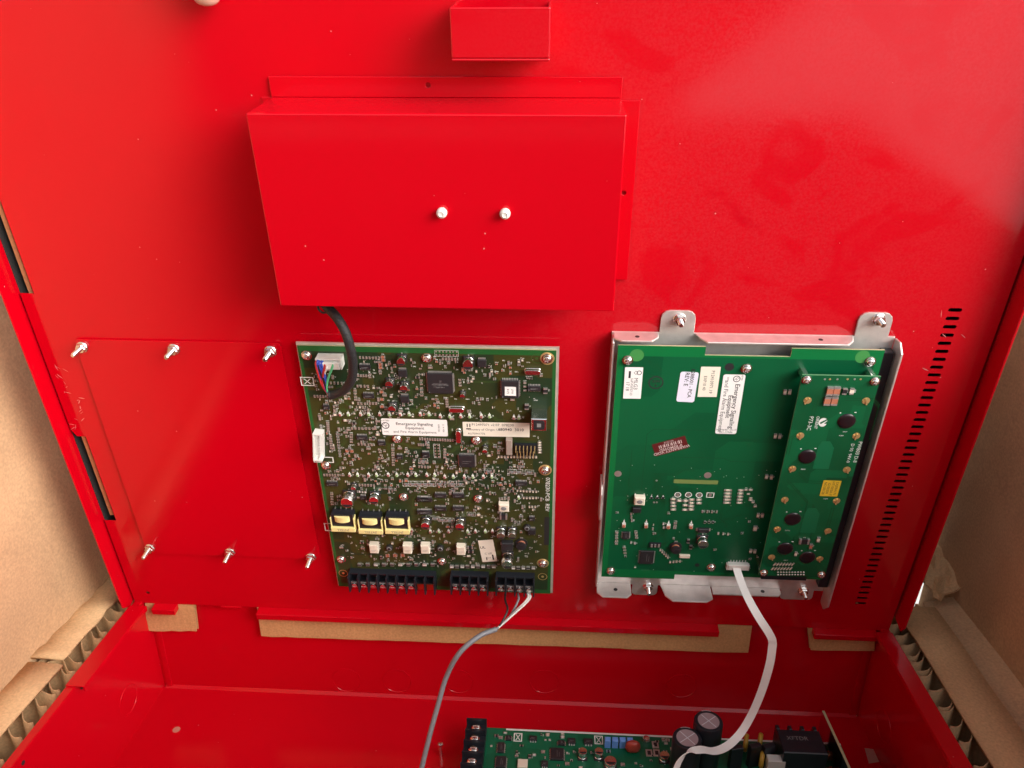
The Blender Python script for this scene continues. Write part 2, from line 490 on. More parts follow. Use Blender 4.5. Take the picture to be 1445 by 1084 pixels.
# ================================================================== shipping carton
ZB, ZT = -131.0, 345.0
ct = thing('shipping_carton', 'large open brown cardboard carton that the red cabinet lies in', 'carton', T(0, -250, ZB))
def wall(name, x0, y0, x1, y1, z0, z1, t=6):
    d = Vector((x1-x0, y1-y0)); L_ = d.length; a = math.atan2(d.y, d.x)
    za, zb = z1 if isinstance(z1, tuple) else (z1, z1); z1 = max(za, zb)
    nx = max(4, int(L_/60)); nz = max(3, int((z1-z0)/60))
    m = MB()
    rnd = random.Random(len(name)*7+int(L_))
    off = {}
    for s_ in (0, 1):
        for i in range(nx+1):
            for j in range(nz+1):
                if s_ == 0: off[i, j] = rnd.uniform(-1.6, 1.6)
                m.v.append((L_*i/nx, off[i, j]+s_*t, ((za+(zb-za)*i/nx)-z0)*j/nz))
    st = (nx+1)*(nz+1)
    for i in range(nx):
        for j in range(nz):
            q = [i*(nz+1)+j, (i+1)*(nz+1)+j, (i+1)*(nz+1)+j+1, i*(nz+1)+j+1]
            m.f.append(tuple(q)); m.f.append(tuple(st+k for k in reversed(q)))
    rim = [i*(nz+1) for i in range(nx+1)] + [nx*(nz+1)+j for j in range(1, nz+1)] + [i*(nz+1)+nz for i in range(nx-1, -1, -1)] + [j for j in range(nz-1, 0, -1)]
    for k in range(len(rim)):
        a_, b_ = rim[k], rim[(k+1) % len(rim)]
        m.f.append((b_, a_, a_+st, b_+st))
    m.m = [0]*len(m.f)
    o = part(ct, name, m.mesh(name, [CARD], 40), (x0, y0+250, z0-ZB)); o.rotation_euler.z = a
    return o
wall('left_wall', -416, 150, -430, -640, ZB, 480)                      # leans a little; unseen top raised to block reflections in the panel
wall('right_wall', 455, -640, 455, 118, ZB, (232, 352))
wall('back_wall', 437, 128, -416, 150, ZB, ZT)
wall('front_wall', -430, -640, 455, -640, ZB, 235)
me = sheet('blocker_flap', [[(-430, 238), (200, 238), (224, 277), (345, 382), (390, 430), (-430, 430)]], 5, [CARD])  # added upright flap behind the camera, shaped to block reflections in the panel
o = part(ct, 'blocker_flap', me, (0, -640+250, -ZB), rot=(R(90), 0, 0))
m = MB(); m.box(-430, -390, 0, 455, 400, 4)
part(ct, 'carton_floor', m.mesh('carton_floor', [CARD]))
# crumpled torn paper in the far corner by the gap
rnd = random.Random(3)
def crumple(x0, x1, y0, y1, z0, zs, nx, ny, seed, amp):
    rr = random.Random(seed); mb = MB()
    for i in range(nx+1):
        for j in range(ny+1):
            mb.v.append((x0+(x1-x0)*i/nx+rr.uniform(-1, 1)*amp*0.6, y0+(y1-y0)*j/ny+rr.uniform(-1, 1)*amp*0.6, z0+zs(i/nx, j/ny)+rr.uniform(-1, 1)*amp))
    for i in range(nx):
        for j in range(ny):
            mb.f.append((i*(ny+1)+j, (i+1)*(ny+1)+j, (i+1)*(ny+1)+j+1, i*(ny+1)+j+1))
    mb.m = [0]*len(mb.f)
    return mb
cr = crumple(424, 452, 50, 118, -10, lambda a, b: 10+a*16+b*12, 6, 8, 5, 4)
o = part(ct, 'torn_flap', cr.mesh('torn_flap', [CARD_PLAIN]), (0, 250, -ZB), label='crumpled torn cardboard flap in the far corner')
o.modifiers.new('thick', 'SOLIDIFY').thickness = 0.002
cr = crumple(420, 453, -640, 60, -12, lambda a, b: a*10, 3, 24, 8, 1.2)
o = part(ct, 'inner_flap', cr.mesh('inner_flap', [CARD]), (0, 250, -ZB), label='brown inner flap lying along the carton wall')
o.modifiers.new('thick', 'SOLIDIFY').thickness = 0.003

# ================================================================== honeycomb edge pads
def edge_pad(side, label):
    xo, xi = (-421, -386) if side < 0 else (421, 384)
    th = thing('edge_pad', label, 'packing pad', T((xo+xi)/2, -150, ZB+4), 'paper honeycomb pads beside the cabinet')
    xc, yc, zc = (xo+xi)/2, -150, ZB+4
    hw = abs(xo-xi)/2
    rr = random.Random(11+side)
    def top(y0, y1, name, tilt, lbl=None, zt=0.0):
        n = 14; mb = MB()
        for k in range(n+1):
            y = y0+(y1-y0)*k/n
            zz = -2+zt+tilt*k/n+rr.uniform(-.7, .7)
            a, b = -hw-rr.uniform(0, 2.5), hw+rr.uniform(0, 2.5)
            for x, dz in ((a, rr.uniform(-1.5, 1)), (0, rr.uniform(-.3, 1.2)), (b, rr.uniform(-1.5, 1))):
                mb.v.append((x, y-yc, zz+dz-zc))
        for k in range(n):
            for c in (0, 1):
                mb.f.append((k*3+c, k*3+c+1, k*3+c+4, k*3+c+3))
        mb.m = [0]*len(mb.f)
        o = part(th, name, mb.mesh(name, [CARD_PLAIN], 30), label=lbl)
        sm = o.modifiers.new('thick', 'SOLIDIFY'); sm.thickness = 0.0025; sm.offset = -1
    if side < 0:
        top(-640, -84, 'top_liner', 1.0)
        top(-80, 62, 'top_liner', -7.0, 'creased far end of the pad top, cracked across', 3.0)
    else:
        top(-640, 40, 'top_liner', 0.0)
    mb = MB(); mb.box(-hw, -490, 0, hw, 215, 3)
    part(th, 'bottom_liner', mb.mesh('bottom_liner', [CARD_PLAIN]))
    H = -6-zc
    mb = MB(); mb.box(-1.2, -488, 3, 1.2, 200, H); part(th, 'backing_wall', mb.mesh('backing_wall', [CARD_PLAIN]), (-side*-(hw*0.35), 0, 0))
    # paper cells along the side that faces the cabinet, S-curved in plan
    s = -1 if side > 0 else 1
    y = 58.0
    while y > -330:
        mb = MB(); n = 10; pts = []
        sw = rr.uniform(3, 10)
        for k in range(n+1):
            t = k/n
            pts.append((s*(-2+ (hw+15)*t), sw*math.sin(t*math.pi*1.7+rr.uniform(-.1, .1)), 0))
        for z_ in (3, H*0.5, H-2):
            lean = rr.uniform(-6, 6)
            for p in pts: mb.v.append((p[0], p[1]+lean, z_))
        N_ = n+1
        for j in (0, 1):
            for k in range(n): mb.f.append((j*N_+k, j*N_+k+1, (j+1)*N_+k+1, (j+1)*N_+k))
        mb.m = [0]*len(mb.f)
        o = part(th, 'paper_cell', mb.mesh('paper_cell', [CARD_PLAIN], 60), (0, y-yc, 0))
        o.modifiers.new('thick', 'SOLIDIFY').thickness = 0.0009
        y -= rr.uniform(6, 17)
    return th
edge_pad(-1, 'pale honeycomb cardboard pad with a cracked top beside the cabinet wall')
edge_pad(1, 'brown honeycomb cardboard pad below the vent slot side of the cabinet')

# ================================================================== cabinet (back box)
cb = thing('alarm_cabinet', 'red sheet steel back box lying open under the raised panel', 'cabinet', T(0, -270, -114))
XI, XO, YB, ZF = 354.0, 362.0, 7.0, -111.4
def cbox_part(name, x0, y0, z0, x1, y1, z1, lbl=None, b=0.8):
    m = MB(); m.box(x0, y0+270, z0+114, x1, y1+270, z1+114)
    return bev(part(cb, name, m.mesh(name, [RED2]), label=lbl), b)
# floor with two round and one keyhole opening
holes = [circ(-322, -22+270, 3.4), circ(-36, -36+270-30, 2.2)]
me = sheet('cabinet_floor', [[(-XI, -555+270), (XI, -555+270), (XI, YB+270), (-XI, YB+270)]], 1.6, [RED2])
part(cb, 'cabinet_floor', me, (0, 0, ZF-1.6+114))
cbox_part('rear_wall', -XI, YB, ZF, XI, YB+1.8, -3)
cbox_part('left_wall', -XO, -556, ZF-2, -XI, YB+2, 1.5)
cbox_part('right_wall', XI, -556, ZF-2, XO, YB+2, 1.5)
cbox_part('front_wall', -XI, -557, ZF, XI, -555.2, 1.5)
# folded rim at the far end of the left wall and the full-length rim of the right wall
def rim(name, x0, x1, y0, y1, z, drop):
    m = MB()
    s = 1 if x1 > x0 else -1
    m.box(min(x0, x1), y0+270, z+114, max(x0, x1), y1+270, z+1.6+114)
    xx = x1 - (1.6 if s > 0 else 0)
    m.box(xx, y0+270, z-drop+114, xx+1.6, y1+270, z+114-0.02)
    return bev(part(cb, name, m.mesh(name, [RED2])), 0.6)
rim('rim_flange', -XO, -345, -114, -8, 1.55, 4)
rim('rim_flange', XO, 347, -556, -6, 1.55, 4)
# knockouts: pressed rings in rear and side walls
def ring(r0, r1, h, n=32):
    m = MB(); rc = (r0+r1)/2
    m.tube([(rc*math.cos(R(a)), rc*math.sin(R(a)), 0) for a in range(0, 361, 10)], h, 6, 0, False); return m
km = ring(14.0, 15.0, 0.45).mesh('knockout', [RED2], 40)
for px_, py_ in ((489, 960), (560, 961), (647, 962), (768, 962), (962, 968)):
    q = onY((px_, py_), YB)
    part(cb, 'knockout', km, (q.x, YB+270, max(q.z, ZF+18)+114), rot=(R(90), 0, 0))
for sx, yy, zz in ((-1, -52, -72), (1, -42, -74)):
    part(cb, 'knockout', km, (sx*XI, yy+270, zz+114), rot=(0, R(-90*sx), 0))
# fold welds in the far corners
for sx in (-1, 1):
    m = MB(); m.box(-3, -1.2, 0, 3, 0, 104, 0)
    bev(part(cb, 'corner_strap', m.mesh('corner_strap', [RED2]), (sx*(XI-6), YB+270, 4.2)), 0.5)
m = MB(); m.prism([(0, 0), (2.6, 0), (0, 2.6)], -XI+2, XI-2)
part(cb, 'corner_bead', m.mesh('corner_bead', [RED2]), (0, YB+270-.05, ZF+114+.02), rot=(R(90), 0, R(-90)))
# floor details
m = MB(); m.lathe(0, 0, [(3.6, 0), (3.6, 0.3)], 14)
q = onZ((249, 1030), ZF); part(cb, 'floor_hole', m.mesh('floor_hole', [BARE]), (q.x, q.y+270, 2.7), label='bare mounting hole in the floor')
m = MB(); m.lathe(0, 0, [(1.6, 0), (1.6, 13), (2.6, 13.1), (2.4, 14.8), (1.2, 15.4)], 14)
q = onZ((622, 1066), ZF); part(cb, 'stud', m.mesh('stud', [BRIGHT], 40), (q.x, q.y+270, 2.6))
poly = [(1220, 1056), (1235, 1058), (1245, 1064), (1254, 1064), (1258, 1072), (1248, 1074), (1226, 1078)]
pq = [onZ(p, ZF) for p in poly]
c0 = sum(pq, Vector())/len(pq)
part(cb, 'keyhole', sheet('keyhole', [[(p.x-c0.x, p.y-c0.y) for p in reversed(pq)]], 0.3, [BARE]), (c0.x, c0.y+270, 2.65), label='bare keyhole slot in the floor')
for pp in ((347, 763), (76, 1062)):
    q = onZ((pp[0]/2.8225, 700+pp[1]/2.8225), -6)
    m = MB(); m.lathe(0, 0, [(1.9, 0), (1.9, 0.25)], 12)
    part(cb, 'wall_hole', m.mesh('wall_hole', [BLACK]), (-XI, q.y+270, 108), rot=(0, R(90), 0))

# ================================================================== raised panel
PH = 572.0
pn = thing('hinged_panel', 'red steel door panel raised on its hinge, with vent slots and board mounts', 'door panel', PM @ T(0, 0, 0))
outline = [(-361.5, 0), (361.5, 0), (361.5, PH), (-361.5, PH), (-361.5, 440), (-350.5, 440), (-350.5, 331.5), (-361.5, 331.5), (-361.5, 206), (-358, 199.5),
           (-350.5, 199.5), (-350.5, 105.5), (-361.5, 105.5)]
loops = [outline]
NS = 45
for k in range(NS):
    w = 330.5 - (330.5-34.4)*k/(NS-1)
    loops.append(rrect(323.2, w-1.55, 332.8, w+1.55, 1.45, 3))
loops.append(circ(-345, 14, 1.9, 10))
me = sheet('panel_sheet', loops, 0.9, [RED])
part(pn, 'panel_sheet', me, (0, 0, -0.9))
def pbox(name, x0, y0, z0, x1, y1, z1, mats=(RED,), b=0.6, lbl=None, parent=None):
    m = MB(); m.box(x0, y0, z0, x1, y1, z1)
    return bev(part(parent or pn, name, m.mesh(name, list(mats)), label=lbl), b)
# side flanges stand towards the front
def flange(sx):
    m = MB()
    x = 363.6*sx
    pts = [(22, -36), (14, 13), (22, 17), (PH, 17), (PH, -36)] if sx > 0 else [(6, -36), (0, 6), (8, 15), (PH, 15), (PH, -36)]
    n = len(pts)
    x2 = x+1.6*sx
    m.v = [(x, a, b) for a, b in pts]+[(x2, a, b) for a, b in pts]
    m.f = [tuple(range(n)) if sx > 0 else tuple(reversed(range(n))), tuple(reversed(range(n, 2*n))) if sx > 0 else tuple(range(n, 2*n))]
    for i in range(n):
        q = (i, n+i, n+(i+1) % n, (i+1) % n); m.f.append(q if sx > 0 else tuple(reversed(q)))
    m.m = [0]*len(m.f)
    bev(part(pn, 'side_flange', m.mesh('side_flange', [RED])), 0.5)
flange(-1); flange(1)
m = MB(); m.box(-363.5, 8, -32.6, -362.9, PH-3, -3.0); part(pn, 'notch_shade_plate', m.mesh('notch_shade_plate', [CAVITY_SHADE]))  # added dark plate, gives the side notches their shade by colour
pbox('bottom_lip', -238, -7.5, -1.6, 204, -0.3, 9)
pbox('bottom_lip', -342, -7.0, -1.6, -319, -0.3, 8)
pbox('bottom_lip', 292, -6.5, -1.6, 350, -0.3, 8)
pbox('hinge_leaf', -276, -3, -1.6, -255, -0.3, 0.6)
me = sheet('door_skin', [[(-363, 4), (363, 4), (363, PH), (-363, PH)]], 1.2, [CAVITY_SHADE])
part(pn, 'door_skin', me, (0, 0, -34))
m = MB(); m.box(-361, PH-1.4, -32.7, 361, PH, -1.7); part(pn, 'cavity_light_cap', m.mesh('cavity_light_cap', [CAVITY_SHADE]))  # added cap, keeps light out of the cavity behind the slots
for x_ in (-343, 343):
    m = MB(); m.box(x_-.8, 4, -32.7, x_+.8, PH, -1.7); part(pn, 'stiffener', m.mesh('stiffener', [CAVITY_SHADE]))
# blank cover plate with six studs
me = sheet('blank_plate', [rrect(-330.5, 68.5, -166.5, 294, 3)], 1.2, [RED], 0.25)
bp = part(pn, 'blank_plate', me, (0, 0, 0.9), label='plain red cover plate over an unused opening')
def stud_mesh(L_=13, r=1.9):
    m = MB()
    m.lathe(0, 0, [(4.6, 0), (4.8, 0.5), (4.4, 0.9)], 16)
    m.lathe(0, 0, [(4.0, 0.9), (4.1, 3.3), (3.6, 3.9)], 6)
    pr = [(r, 3.9)]
    z = 3.9
    while z < L_:
        pr += [(r*1.0, z+0.1), (r*0.82, z+0.45), (r*1.0, z+0.8)]; z += 0.8
    pr += [(r*0.75, z+0.6)]
    m.lathe(0, 0, pr, 12)
    return m.mesh('stud', [BRIGHT], 35)
SM = stud_mesh()
for p in ((118, 488), (247, 491), (383, 494), (213, 771), (326, 777), (440, 784)):
    q = onP(p); part(bp, 'stud', SM, (q.x, q.y, 1.2))
# rubbed paint: pale slivers on the tab and the flange beside it, and chipped edges
sc = MB(); rs_ = random.Random(4)
for (u0_, w0_, n_, sp) in ((-352, 255, 9, 9), (-344, 228, 7, 8), (-356, 215, 5, 5), (-140, 352, 3, 4), (90, 365, 3, 4), (330, 300, 4, 20)):
    for k in range(n_):
        u, w = u0_+rs_.uniform(-sp*.6, sp*.6), w0_+rs_.uniform(-sp*1.6, sp*1.6); a = rs_.uniform(0, 3.1); l_ = rs_.uniform(1, 3.4); t_ = rs_.uniform(.12, .45)
        c_, s2 = math.cos(a), math.sin(a)
        sc.add([(u+c_*x-s2*y, w+s2*x+c_*y, .06) for x, y in ((-l_, 0), (-l_*.3, -t_), (l_*.6, -t_*.6), (l_, t_*.2), (0, t_))], [(0, 1, 2, 3, 4)])
part(pn, 'rubbed_paint', sc.mesh('rubbed_paint', [mat('rubbed_red', (0.56, 0.17, 0.16, 1), .6)]), stuff=True)
# latch cup at the top
lc = pbox('latch_cup', -20.5, 502, 30.4, 37, 529, 32, b=1.2, lbl='folded red latch pocket')
pbox('cup_floor', -20.5, 500.4, 0.05, 37, 502, 32, parent=lc, b=0.8)
pbox('cup_side', 35.4, 502.02, 0.05, 37, 529, 30.4, parent=lc)
pbox('cup_side', -20.5, 502.02, 0.05, -18.9, 529, 30.4, parent=lc)

# ================================================================== relay cover box on the panel
bx = thing('cover_box', 'red steel box cover with two white buttons on its face, screwed to the panel', 'box', PM @ T(-30, 412, 0.05))
def bxp(name, x0, y0, z0, x1, y1, z1, b=1.0, parent=None, ms=(RED,)):
    m = MB(); m.box(x0, y0, z0, x1, y1, z1); return bev(part(parent or bx, name, m.mesh(name, list(ms))), b)
HB = 50
bxp('box_face', -112, -63, HB-1.6, 112, 62.5, HB, 1.2)
bxp('box_side', -112, 60.9, 0, 112, 62.5, HB-1.6)
bxp('box_side', -112, -63, 0, 112, -61.4, HB-1.6)
bxp('box_side', -112, -61.4, 0, -110.4, 60.9, HB-1.6)
bxp('box_side', 110.4, -61.4, 0, 112, 60.9, HB-1.6)
me = sheet('box_flange', [[(-112, 62.6), (112, 62.6), (112, 75), (-112, 75)], circ(-10, 70, 1.6, 10)], 1.5, [RED], .3)
part(bx, 'box_flange', me, (0, 0, .9))
me = sheet('box_flange', [[(112.1, -61), (124, -61), (124, 61), (112.1, 61)], circ(117.5, 2, 1.6, 10)], 1.5, [RED], .3)
part(bx, 'box_flange', me, (0, 0, .9))
m = MB(); m.box(-119, 58, 0, -112.1, 62.4, 1.2); bev(part(bx, 'box_flange', m.mesh('box_flange', [RED])), .3)
m = MB(); m.lathe(0, 0, [(3.0, 0), (3.3, 1.0), (3.3, 3.0), (2.9, 4.4), (1.6, 5.2), (1.5, 4.7), (0.6, 4.6)], 20)
bm_ = m.mesh('button', [NYLON], 50)
for p in ((624, 299), (713, 300)):
    q = onP(p, HB); part(bx, 'button', bm_, (q.x+30, q.y-412, HB-0.05))

# ================================================================== generic electronic parts
_cache = {}
def cached(key, fn):
    if key not in _cache: _cache[key] = fn()
    return _cache[key]
def ic_mesh(L_, Wd, H, n, sides=2):
    def mk():
        m = MB()
        m.cbox(0, 0, 0.15, L_, Wd, H, 0, 0.25)
        m.lathe(-L_/2+1.0, -Wd/2+1.0, [(0.35, H+0.15), (0.35, H+0.17)], 8, 2)
        def leads(n_, span, off, rot):
            p = span/n_
            for k in range(n_):
                a = -span/2+p*(k+.5)
                xf = Matrix.Rotation(R(rot), 4, 'Z')
                for s in (-1, 1):
                    y0, y1 = sorted((s*(off-0.05), s*(off+1.1)))
                    m.box(a-p*.27, y0, 0.02, a+p*.27, y1, 0.22+ (0.0), 1, 0, xf)
                    y0, y1 = sorted((s*(off-0.05), s*(off+0.45)))
                    m.box(a-p*.27, y0, 0.22, a+p*.27, y1, H*0.55, 1, 0, xf)
        leads(n, L_*0.94, Wd/2, 0)
        if sides == 4: leads(n, Wd*0.94, L_/2, 90)
        m.box(-L_*0.28, -0.12, H+0.15, L_*0.28, 0.12, H+0.16, 2)
        m.box(-L_*0.28, -Wd*0.16-0.1, H+0.15, L_*0.12, -Wd*0.16+0.1, H+0.16, 2)
        return m.mesh('integrated_circuit', [BLACK, TIN, GREYMARK])
    return cached(('ic', L_, Wd, H, n, sides), mk)
def ecap_mesh(d, h):
    def mk():
        m = MB(); r = d/2
        m.cbox(0, 0, 0.05, d+0.5, d+0.5, 0.9, 0, 0.2)
        m.lathe(0, 0, [(r*0.96, 0.95), (r, 1.3), (r, 1.9), (r*0.95, 2.1), (r, 2.4), (r, h-0.5), (r*0.93, h), (r*0.7, h+0.02)], 22, 1)
        a0 = [(r*0.86*math.cos(R(t)), r*0.86*math.sin(R(t))) for t in range(110, 251, 14)]
        m.prism(a0, h+0.02, h+0.05, 0)
        for s in (-1, 1): m.box(s*(d/2+0.6)-0.7, -0.5, 0.03, s*(d/2+0.6)+0.7, 0.5, 0.2, 2)
        return m.mesh('capacitor', [BLACK, CAN, TIN], 40)
    return cached(('ecap', d, h), mk)
def screw_mesh(r=3.6, h=2.6, ring=None):
    def mk():
        m = MB()
        if ring: m.lathe(0, 0, [(r*1.65, 0.02), (r*1.65, 0.08)], 24, 1)
        n = 24; vs = []
        m.lathe(0, 0, [(r*1.22, 0.08), (r*1.25, 0.5), (r*1.05, 0.7)], 18, 0)
        m.lathe(0, 0, [(r, 0.7), (r, 0.7+h*0.35), (r*0.9, 0.7+h*0.68), (r*0.66, 0.7+h*0.9), (r*0.3, 0.7+h)], 20, 0)
        for a in (20, 110):
            m.box(-r*0.55, -r*0.13, 0.7+h*0.8, r*0.55, r*0.13, 0.72+h*1.005, 2, 0, Matrix.Rotation(R(a), 4, 'Z'))
        return m.mesh('screw', [BRIGHT, GOLD, STEEL], 40)
    return cached(('screw', r, h, ring), mk)
def standoff_mesh(h, r=3.0):
    def mk():
        m = MB(); m.lathe(0, 0, [(r, 0), (r, h)], 6, 0); return m.mesh('standoff', [BRIGHT])
    return cached(('so', h, r), mk)

class Board:
    """a circuit board thing: parts are placed on its face by sighted point"""
    def __init__(s, root, cu, cw, h, seed):
        s.root, s.cu, s.cw, s.h = root, cu, cw, h
        s.occ = []; s.r = random.Random(seed)
        s.chips, s.silk, s.tin, s.tr = MB(), MB(), MB(), MB()
    def at(s, p, dh=0.0):
        q = onP(p, s.h+dh); return q.x-s.cu, q.y-s.cw
    def take(s, x, y, w, d): s.occ.append((x-w/2, y-d/2, x+w/2, y+d/2))
    def free(s, x, y, w, d):
        return not any(x+w/2 > a and x-w/2 < c and y+d/2 > b and y-d/2 < e for a, b, c, e in s.occ)
    def put(s, name, me, p, w, d, rz=0, z=0.0, lbl=None, xy=None):
        x, y = xy or s.at(p)
        s.take(x, y, w+0.6, d+0.6)
        return part(s.root, name, me, (x, y, z), rz, lbl)
    def smd(s, x, y, L_, Wd, H, rz=0, body=0, silk=True, check=True):
        a, b = (L_, Wd) if rz % 180 == 0 else (Wd, L_)
        if check and not s.free(x, y, a+.3, b+.3): return False
        s.take(x, y, a+.4, b+.4)
        xf = T(0, 0, 0); xf = Matrix.Translation((x, y, 0)) @ Matrix.Rotation(R(rz), 4, 'Z')
        e = L_*0.2
        s.chips.cbox(0, 0, 0.1, L_-2*e, Wd, H, body, 0, xf)
        for q in (-1, 1):
            x0, x1 = sorted((q*(L_/2-e), q*(L_/2+0.12)))
            s.chips.box(x0, -Wd/2-.05, 0.02, x1, Wd/2+.05, H+0.14, 4, 0, xf)
        if silk and s.r.random() < 0.75:
            s.mark(x+(0 if rz % 180 == 0 else Wd/2+1.1), y+(Wd/2+0.95 if rz % 180 == 0 else 0), 0 if rz % 180 == 0 else 90)
        return True
    def mark(s, x, y, rz=0, n=None):
        """reference designator: a few tiny strokes of print"""
        n = n or s.r.choice((2, 3, 3, 4))
        xf = Matrix.Translation((x, y, 0.03)) @ Matrix.Rotation(R(rz), 4, 'Z')
        for k in range(n):
            a = (k-(n-1)/2)*0.72
            t = s.r.randrange(3)
            s.silk.add([(a-.26, -.5, 0), (a-.1, -.5, 0), (a-.1, .5, 0), (a-.26, .5, 0)], [(0, 1, 2, 3)], 0, xf)
            yy = (.34, -.06, -.5)[t]
            s.silk.add([(a-.1, yy, 0), (a+.22, yy, 0), (a+.22, yy+.16, 0), (a-.1, yy+.16, 0)], [(0, 1, 2, 3)], 0, xf)
            if t: s.silk.add([(a+.08, -.3, 0), (a+.22, -.3, 0), (a+.22, .5, 0), (a+.08, .5, 0)], [(0, 1, 2, 3)], 0, xf)
    def frame(s, x, y, w, d, t=0.22):
        s.silk.box(x-w/2, y-d/2, .02, x+w/2, y-d/2+t, .035); s.silk.box(x-w/2, y+d/2-t, .02, x+w/2, y+d/2, .035)
        s.silk.box(x-w/2, y-d/2+t, .02, x-w/2+t, y+d/2-t, .035); s.silk.box(x+w/2-t, y-d/2+t, .02, x+w/2, y+d/2-t, .035)
    def trace(s, x, y, n, pitch, wd, segs):
        """n parallel etched lines following segs of (dx, dy)"""
        for k in range(n):
            px, py = x, y+k*pitch
            if segs[0][0] == 0: px, py = x+k*pitch, y
            for dx, dy in segs:
                L_ = math.hypot(dx, dy)
                if L_ == 0: continue
                ox, oy = -dy/L_*wd/2, dx/L_*wd/2
                s.tr.add([(px-ox, py-oy, .012), (px+dx-ox, py+dy-oy, .012), (px+dx+ox, py+dy+oy, .012), (px+ox, py+oy, .012)], [(0, 1, 2, 3)])
                px += dx; py += dy
    def finish(s, trace_mat, names=('chip_components', 'printed_marks', 'solder_pads', 'traces')):
        if s.chips.f: part(s.root, 'chip_component', s.chips.mesh('chip_component', [TAN, BLACK, CREAM, GREYMARK, TIN, REDLED, GRNLED, NYLON, ORANGE]), stuff=True)
        if s.silk.f: part(s.root, 'printed_marking', s.silk.mesh('printed_marking', [WHITE]), stuff=True)
        if s.tin.f: part(s.root, 'solder_pad', s.tin.mesh('solder_pad', [TIN, GOLD, BLACK], 40), stuff=True)
        if s.tr.f: part(s.root, 'copper_trace', s.tr.mesh('copper_trace', [trace_mat]), stuff=True)
    def sticker(s, corners, paper, lines, name='sticker', lbl=None, rad=1.2, turn=0, ink=INK, bars=(), dh=0.0, extra=None):
        """corners TL, TR, BR, BL as sighted; lines (text, x, y, size[, bold]) in fractions of the reading frame"""
        q = [Vector(s.at(c, dh)) for c in corners]
        c = sum(q, Vector((0, 0)))/4
        ex = ((q[1]-q[0])+(q[2]-q[3]))/2
        ey = ((q[0]-q[3])+(q[1]-q[2]))/2
        w, h = ex.length, ey.length
        a = math.degrees(math.atan2(ex.y, ex.x))
        s.take(c.x, c.y, w+1, h+1)
        o = part(s.root, name, sheet(name, [rrect(-w/2, -h/2, w/2, h/2, rad)], 0.12, [paper]), (c.x, c.y, 0.06+dh), a, lbl)
        mb = MB()
        if turn % 180 == 0: rw, rh = w, h
        else: rw, rh = h, w
        ct_, st_ = math.cos(R(turn)), math.sin(R(turn))
        def fr(x, y):
            X, Y = (x-.5)*rw, (.5-y)*rh
            return ct_*X-st_*Y, st_*X+ct_*Y
        for ln in lines:
            x, y = fr(ln[1], ln[2])
            put_text(mb, ln[0], x, y, 0, ln[3], turn+(ln[5] if len(ln) > 5 else 0), 0, len(ln) > 4 and ln[4])
        for bx0, by0, bx1, by1 in bars:
            x0, y0 = fr(bx0, by0); x1, y1 = fr(bx1, by1)
            x0, x1 = sorted((x0, x1)); y0, y1 = sorted((y0, y1))
            mb.add([(x0, y0, 0), (x1, y0, 0), (x1, y1, 0), (x0, y1, 0)], [(0, 1, 2, 3)])
        if extra: extra(mb, fr, rw, rh, turn)
        if mb.f: part(o, 'lettering', mb.mesh('lettering', [ink]), (0, 0, 0.15))
        return o
def ring_flat(mb, x, y, r, t, n=20, z=0.0, m=0):
    vs = []; fs = []
    for k in range(n):
        a = 2*math.pi*k/n
        vs += [(x+r*math.cos(a), y+r*math.sin(a), z), (x+(r-t)*math.cos(a), y+(r-t)*math.sin(a), z)]
    for k in range(n):
        j = (k+1) % n; fs.append((2*k, 2*j, 2*j+1, 2*k+1))
    mb.add(vs, fs, m)

# ================================================================== main circuit board
HM = 9.0
qa, qb = onP((419, 487.5), HM), onP((776.5, 838), HM)
CU, CW = (qa.x+qb.x)/2, (qa.y+qb.y)/2
BW, BH = qb.x-qa.x, qa.y-qb.y
mb_root = thing('control_circuit_board', 'large olive green control circuit board crowded with parts, below the box', 'circuit board', PM @ T(CU, CW, HM))
me = sheet('board', [[(-BW/2, -BH/2), (BW/2, -BH/2), (BW/2, BH/2), (-BW/2, BH/2)]], 1.6, [PCB_MAIN, FIBRE], side=True)
part(mb_root, 'board', me, (0, 0, -1.6))
B = Board(mb_root, CU, CW, HM, 5)
# steel backing tray that shows as a bright line round the board
me = sheet('backing_tray', [[(-BW/2-1.2, -BH/2-0.8), (BW/2+2.2, -BH/2-0.8), (BW/2+2.2, BH/2+2), (-BW/2-1.2, BH/2+2)]], 1.0, [STEEL])
part(mb_root, 'backing_tray', me, (0, 0, -2.8))
for sx in (-1, 1):
    for sy in (-1, 1): part(mb_root, 'standoff', standoff_mesh(6.1), (sx*(BW/2-7), sy*(BH/2-8), -HM+0.05))
for p in (Z1(130, 178), Z1(1098, 198), Z1(860, 850), Z1(285, 1062), Z2(470, 862), Z3(280, 752), Z3(757, 276), Z4(408, 288), Z4(130, 768)):
    B.put('screw', screw_mesh(3.3, 2.6), p, 9, 9)
for p in (Z2(1040, 205), Z4(918, 72), Z4(900, 785)):
    B.put('screw', screw_mesh(3.3, 2.6, True), p, 11, 11)
m = MB(); ring_flat(m, 0, 0, 4.2, 0.5); ring_flat(m, 0, 0, 1.2, 1.0); hole_ring = m
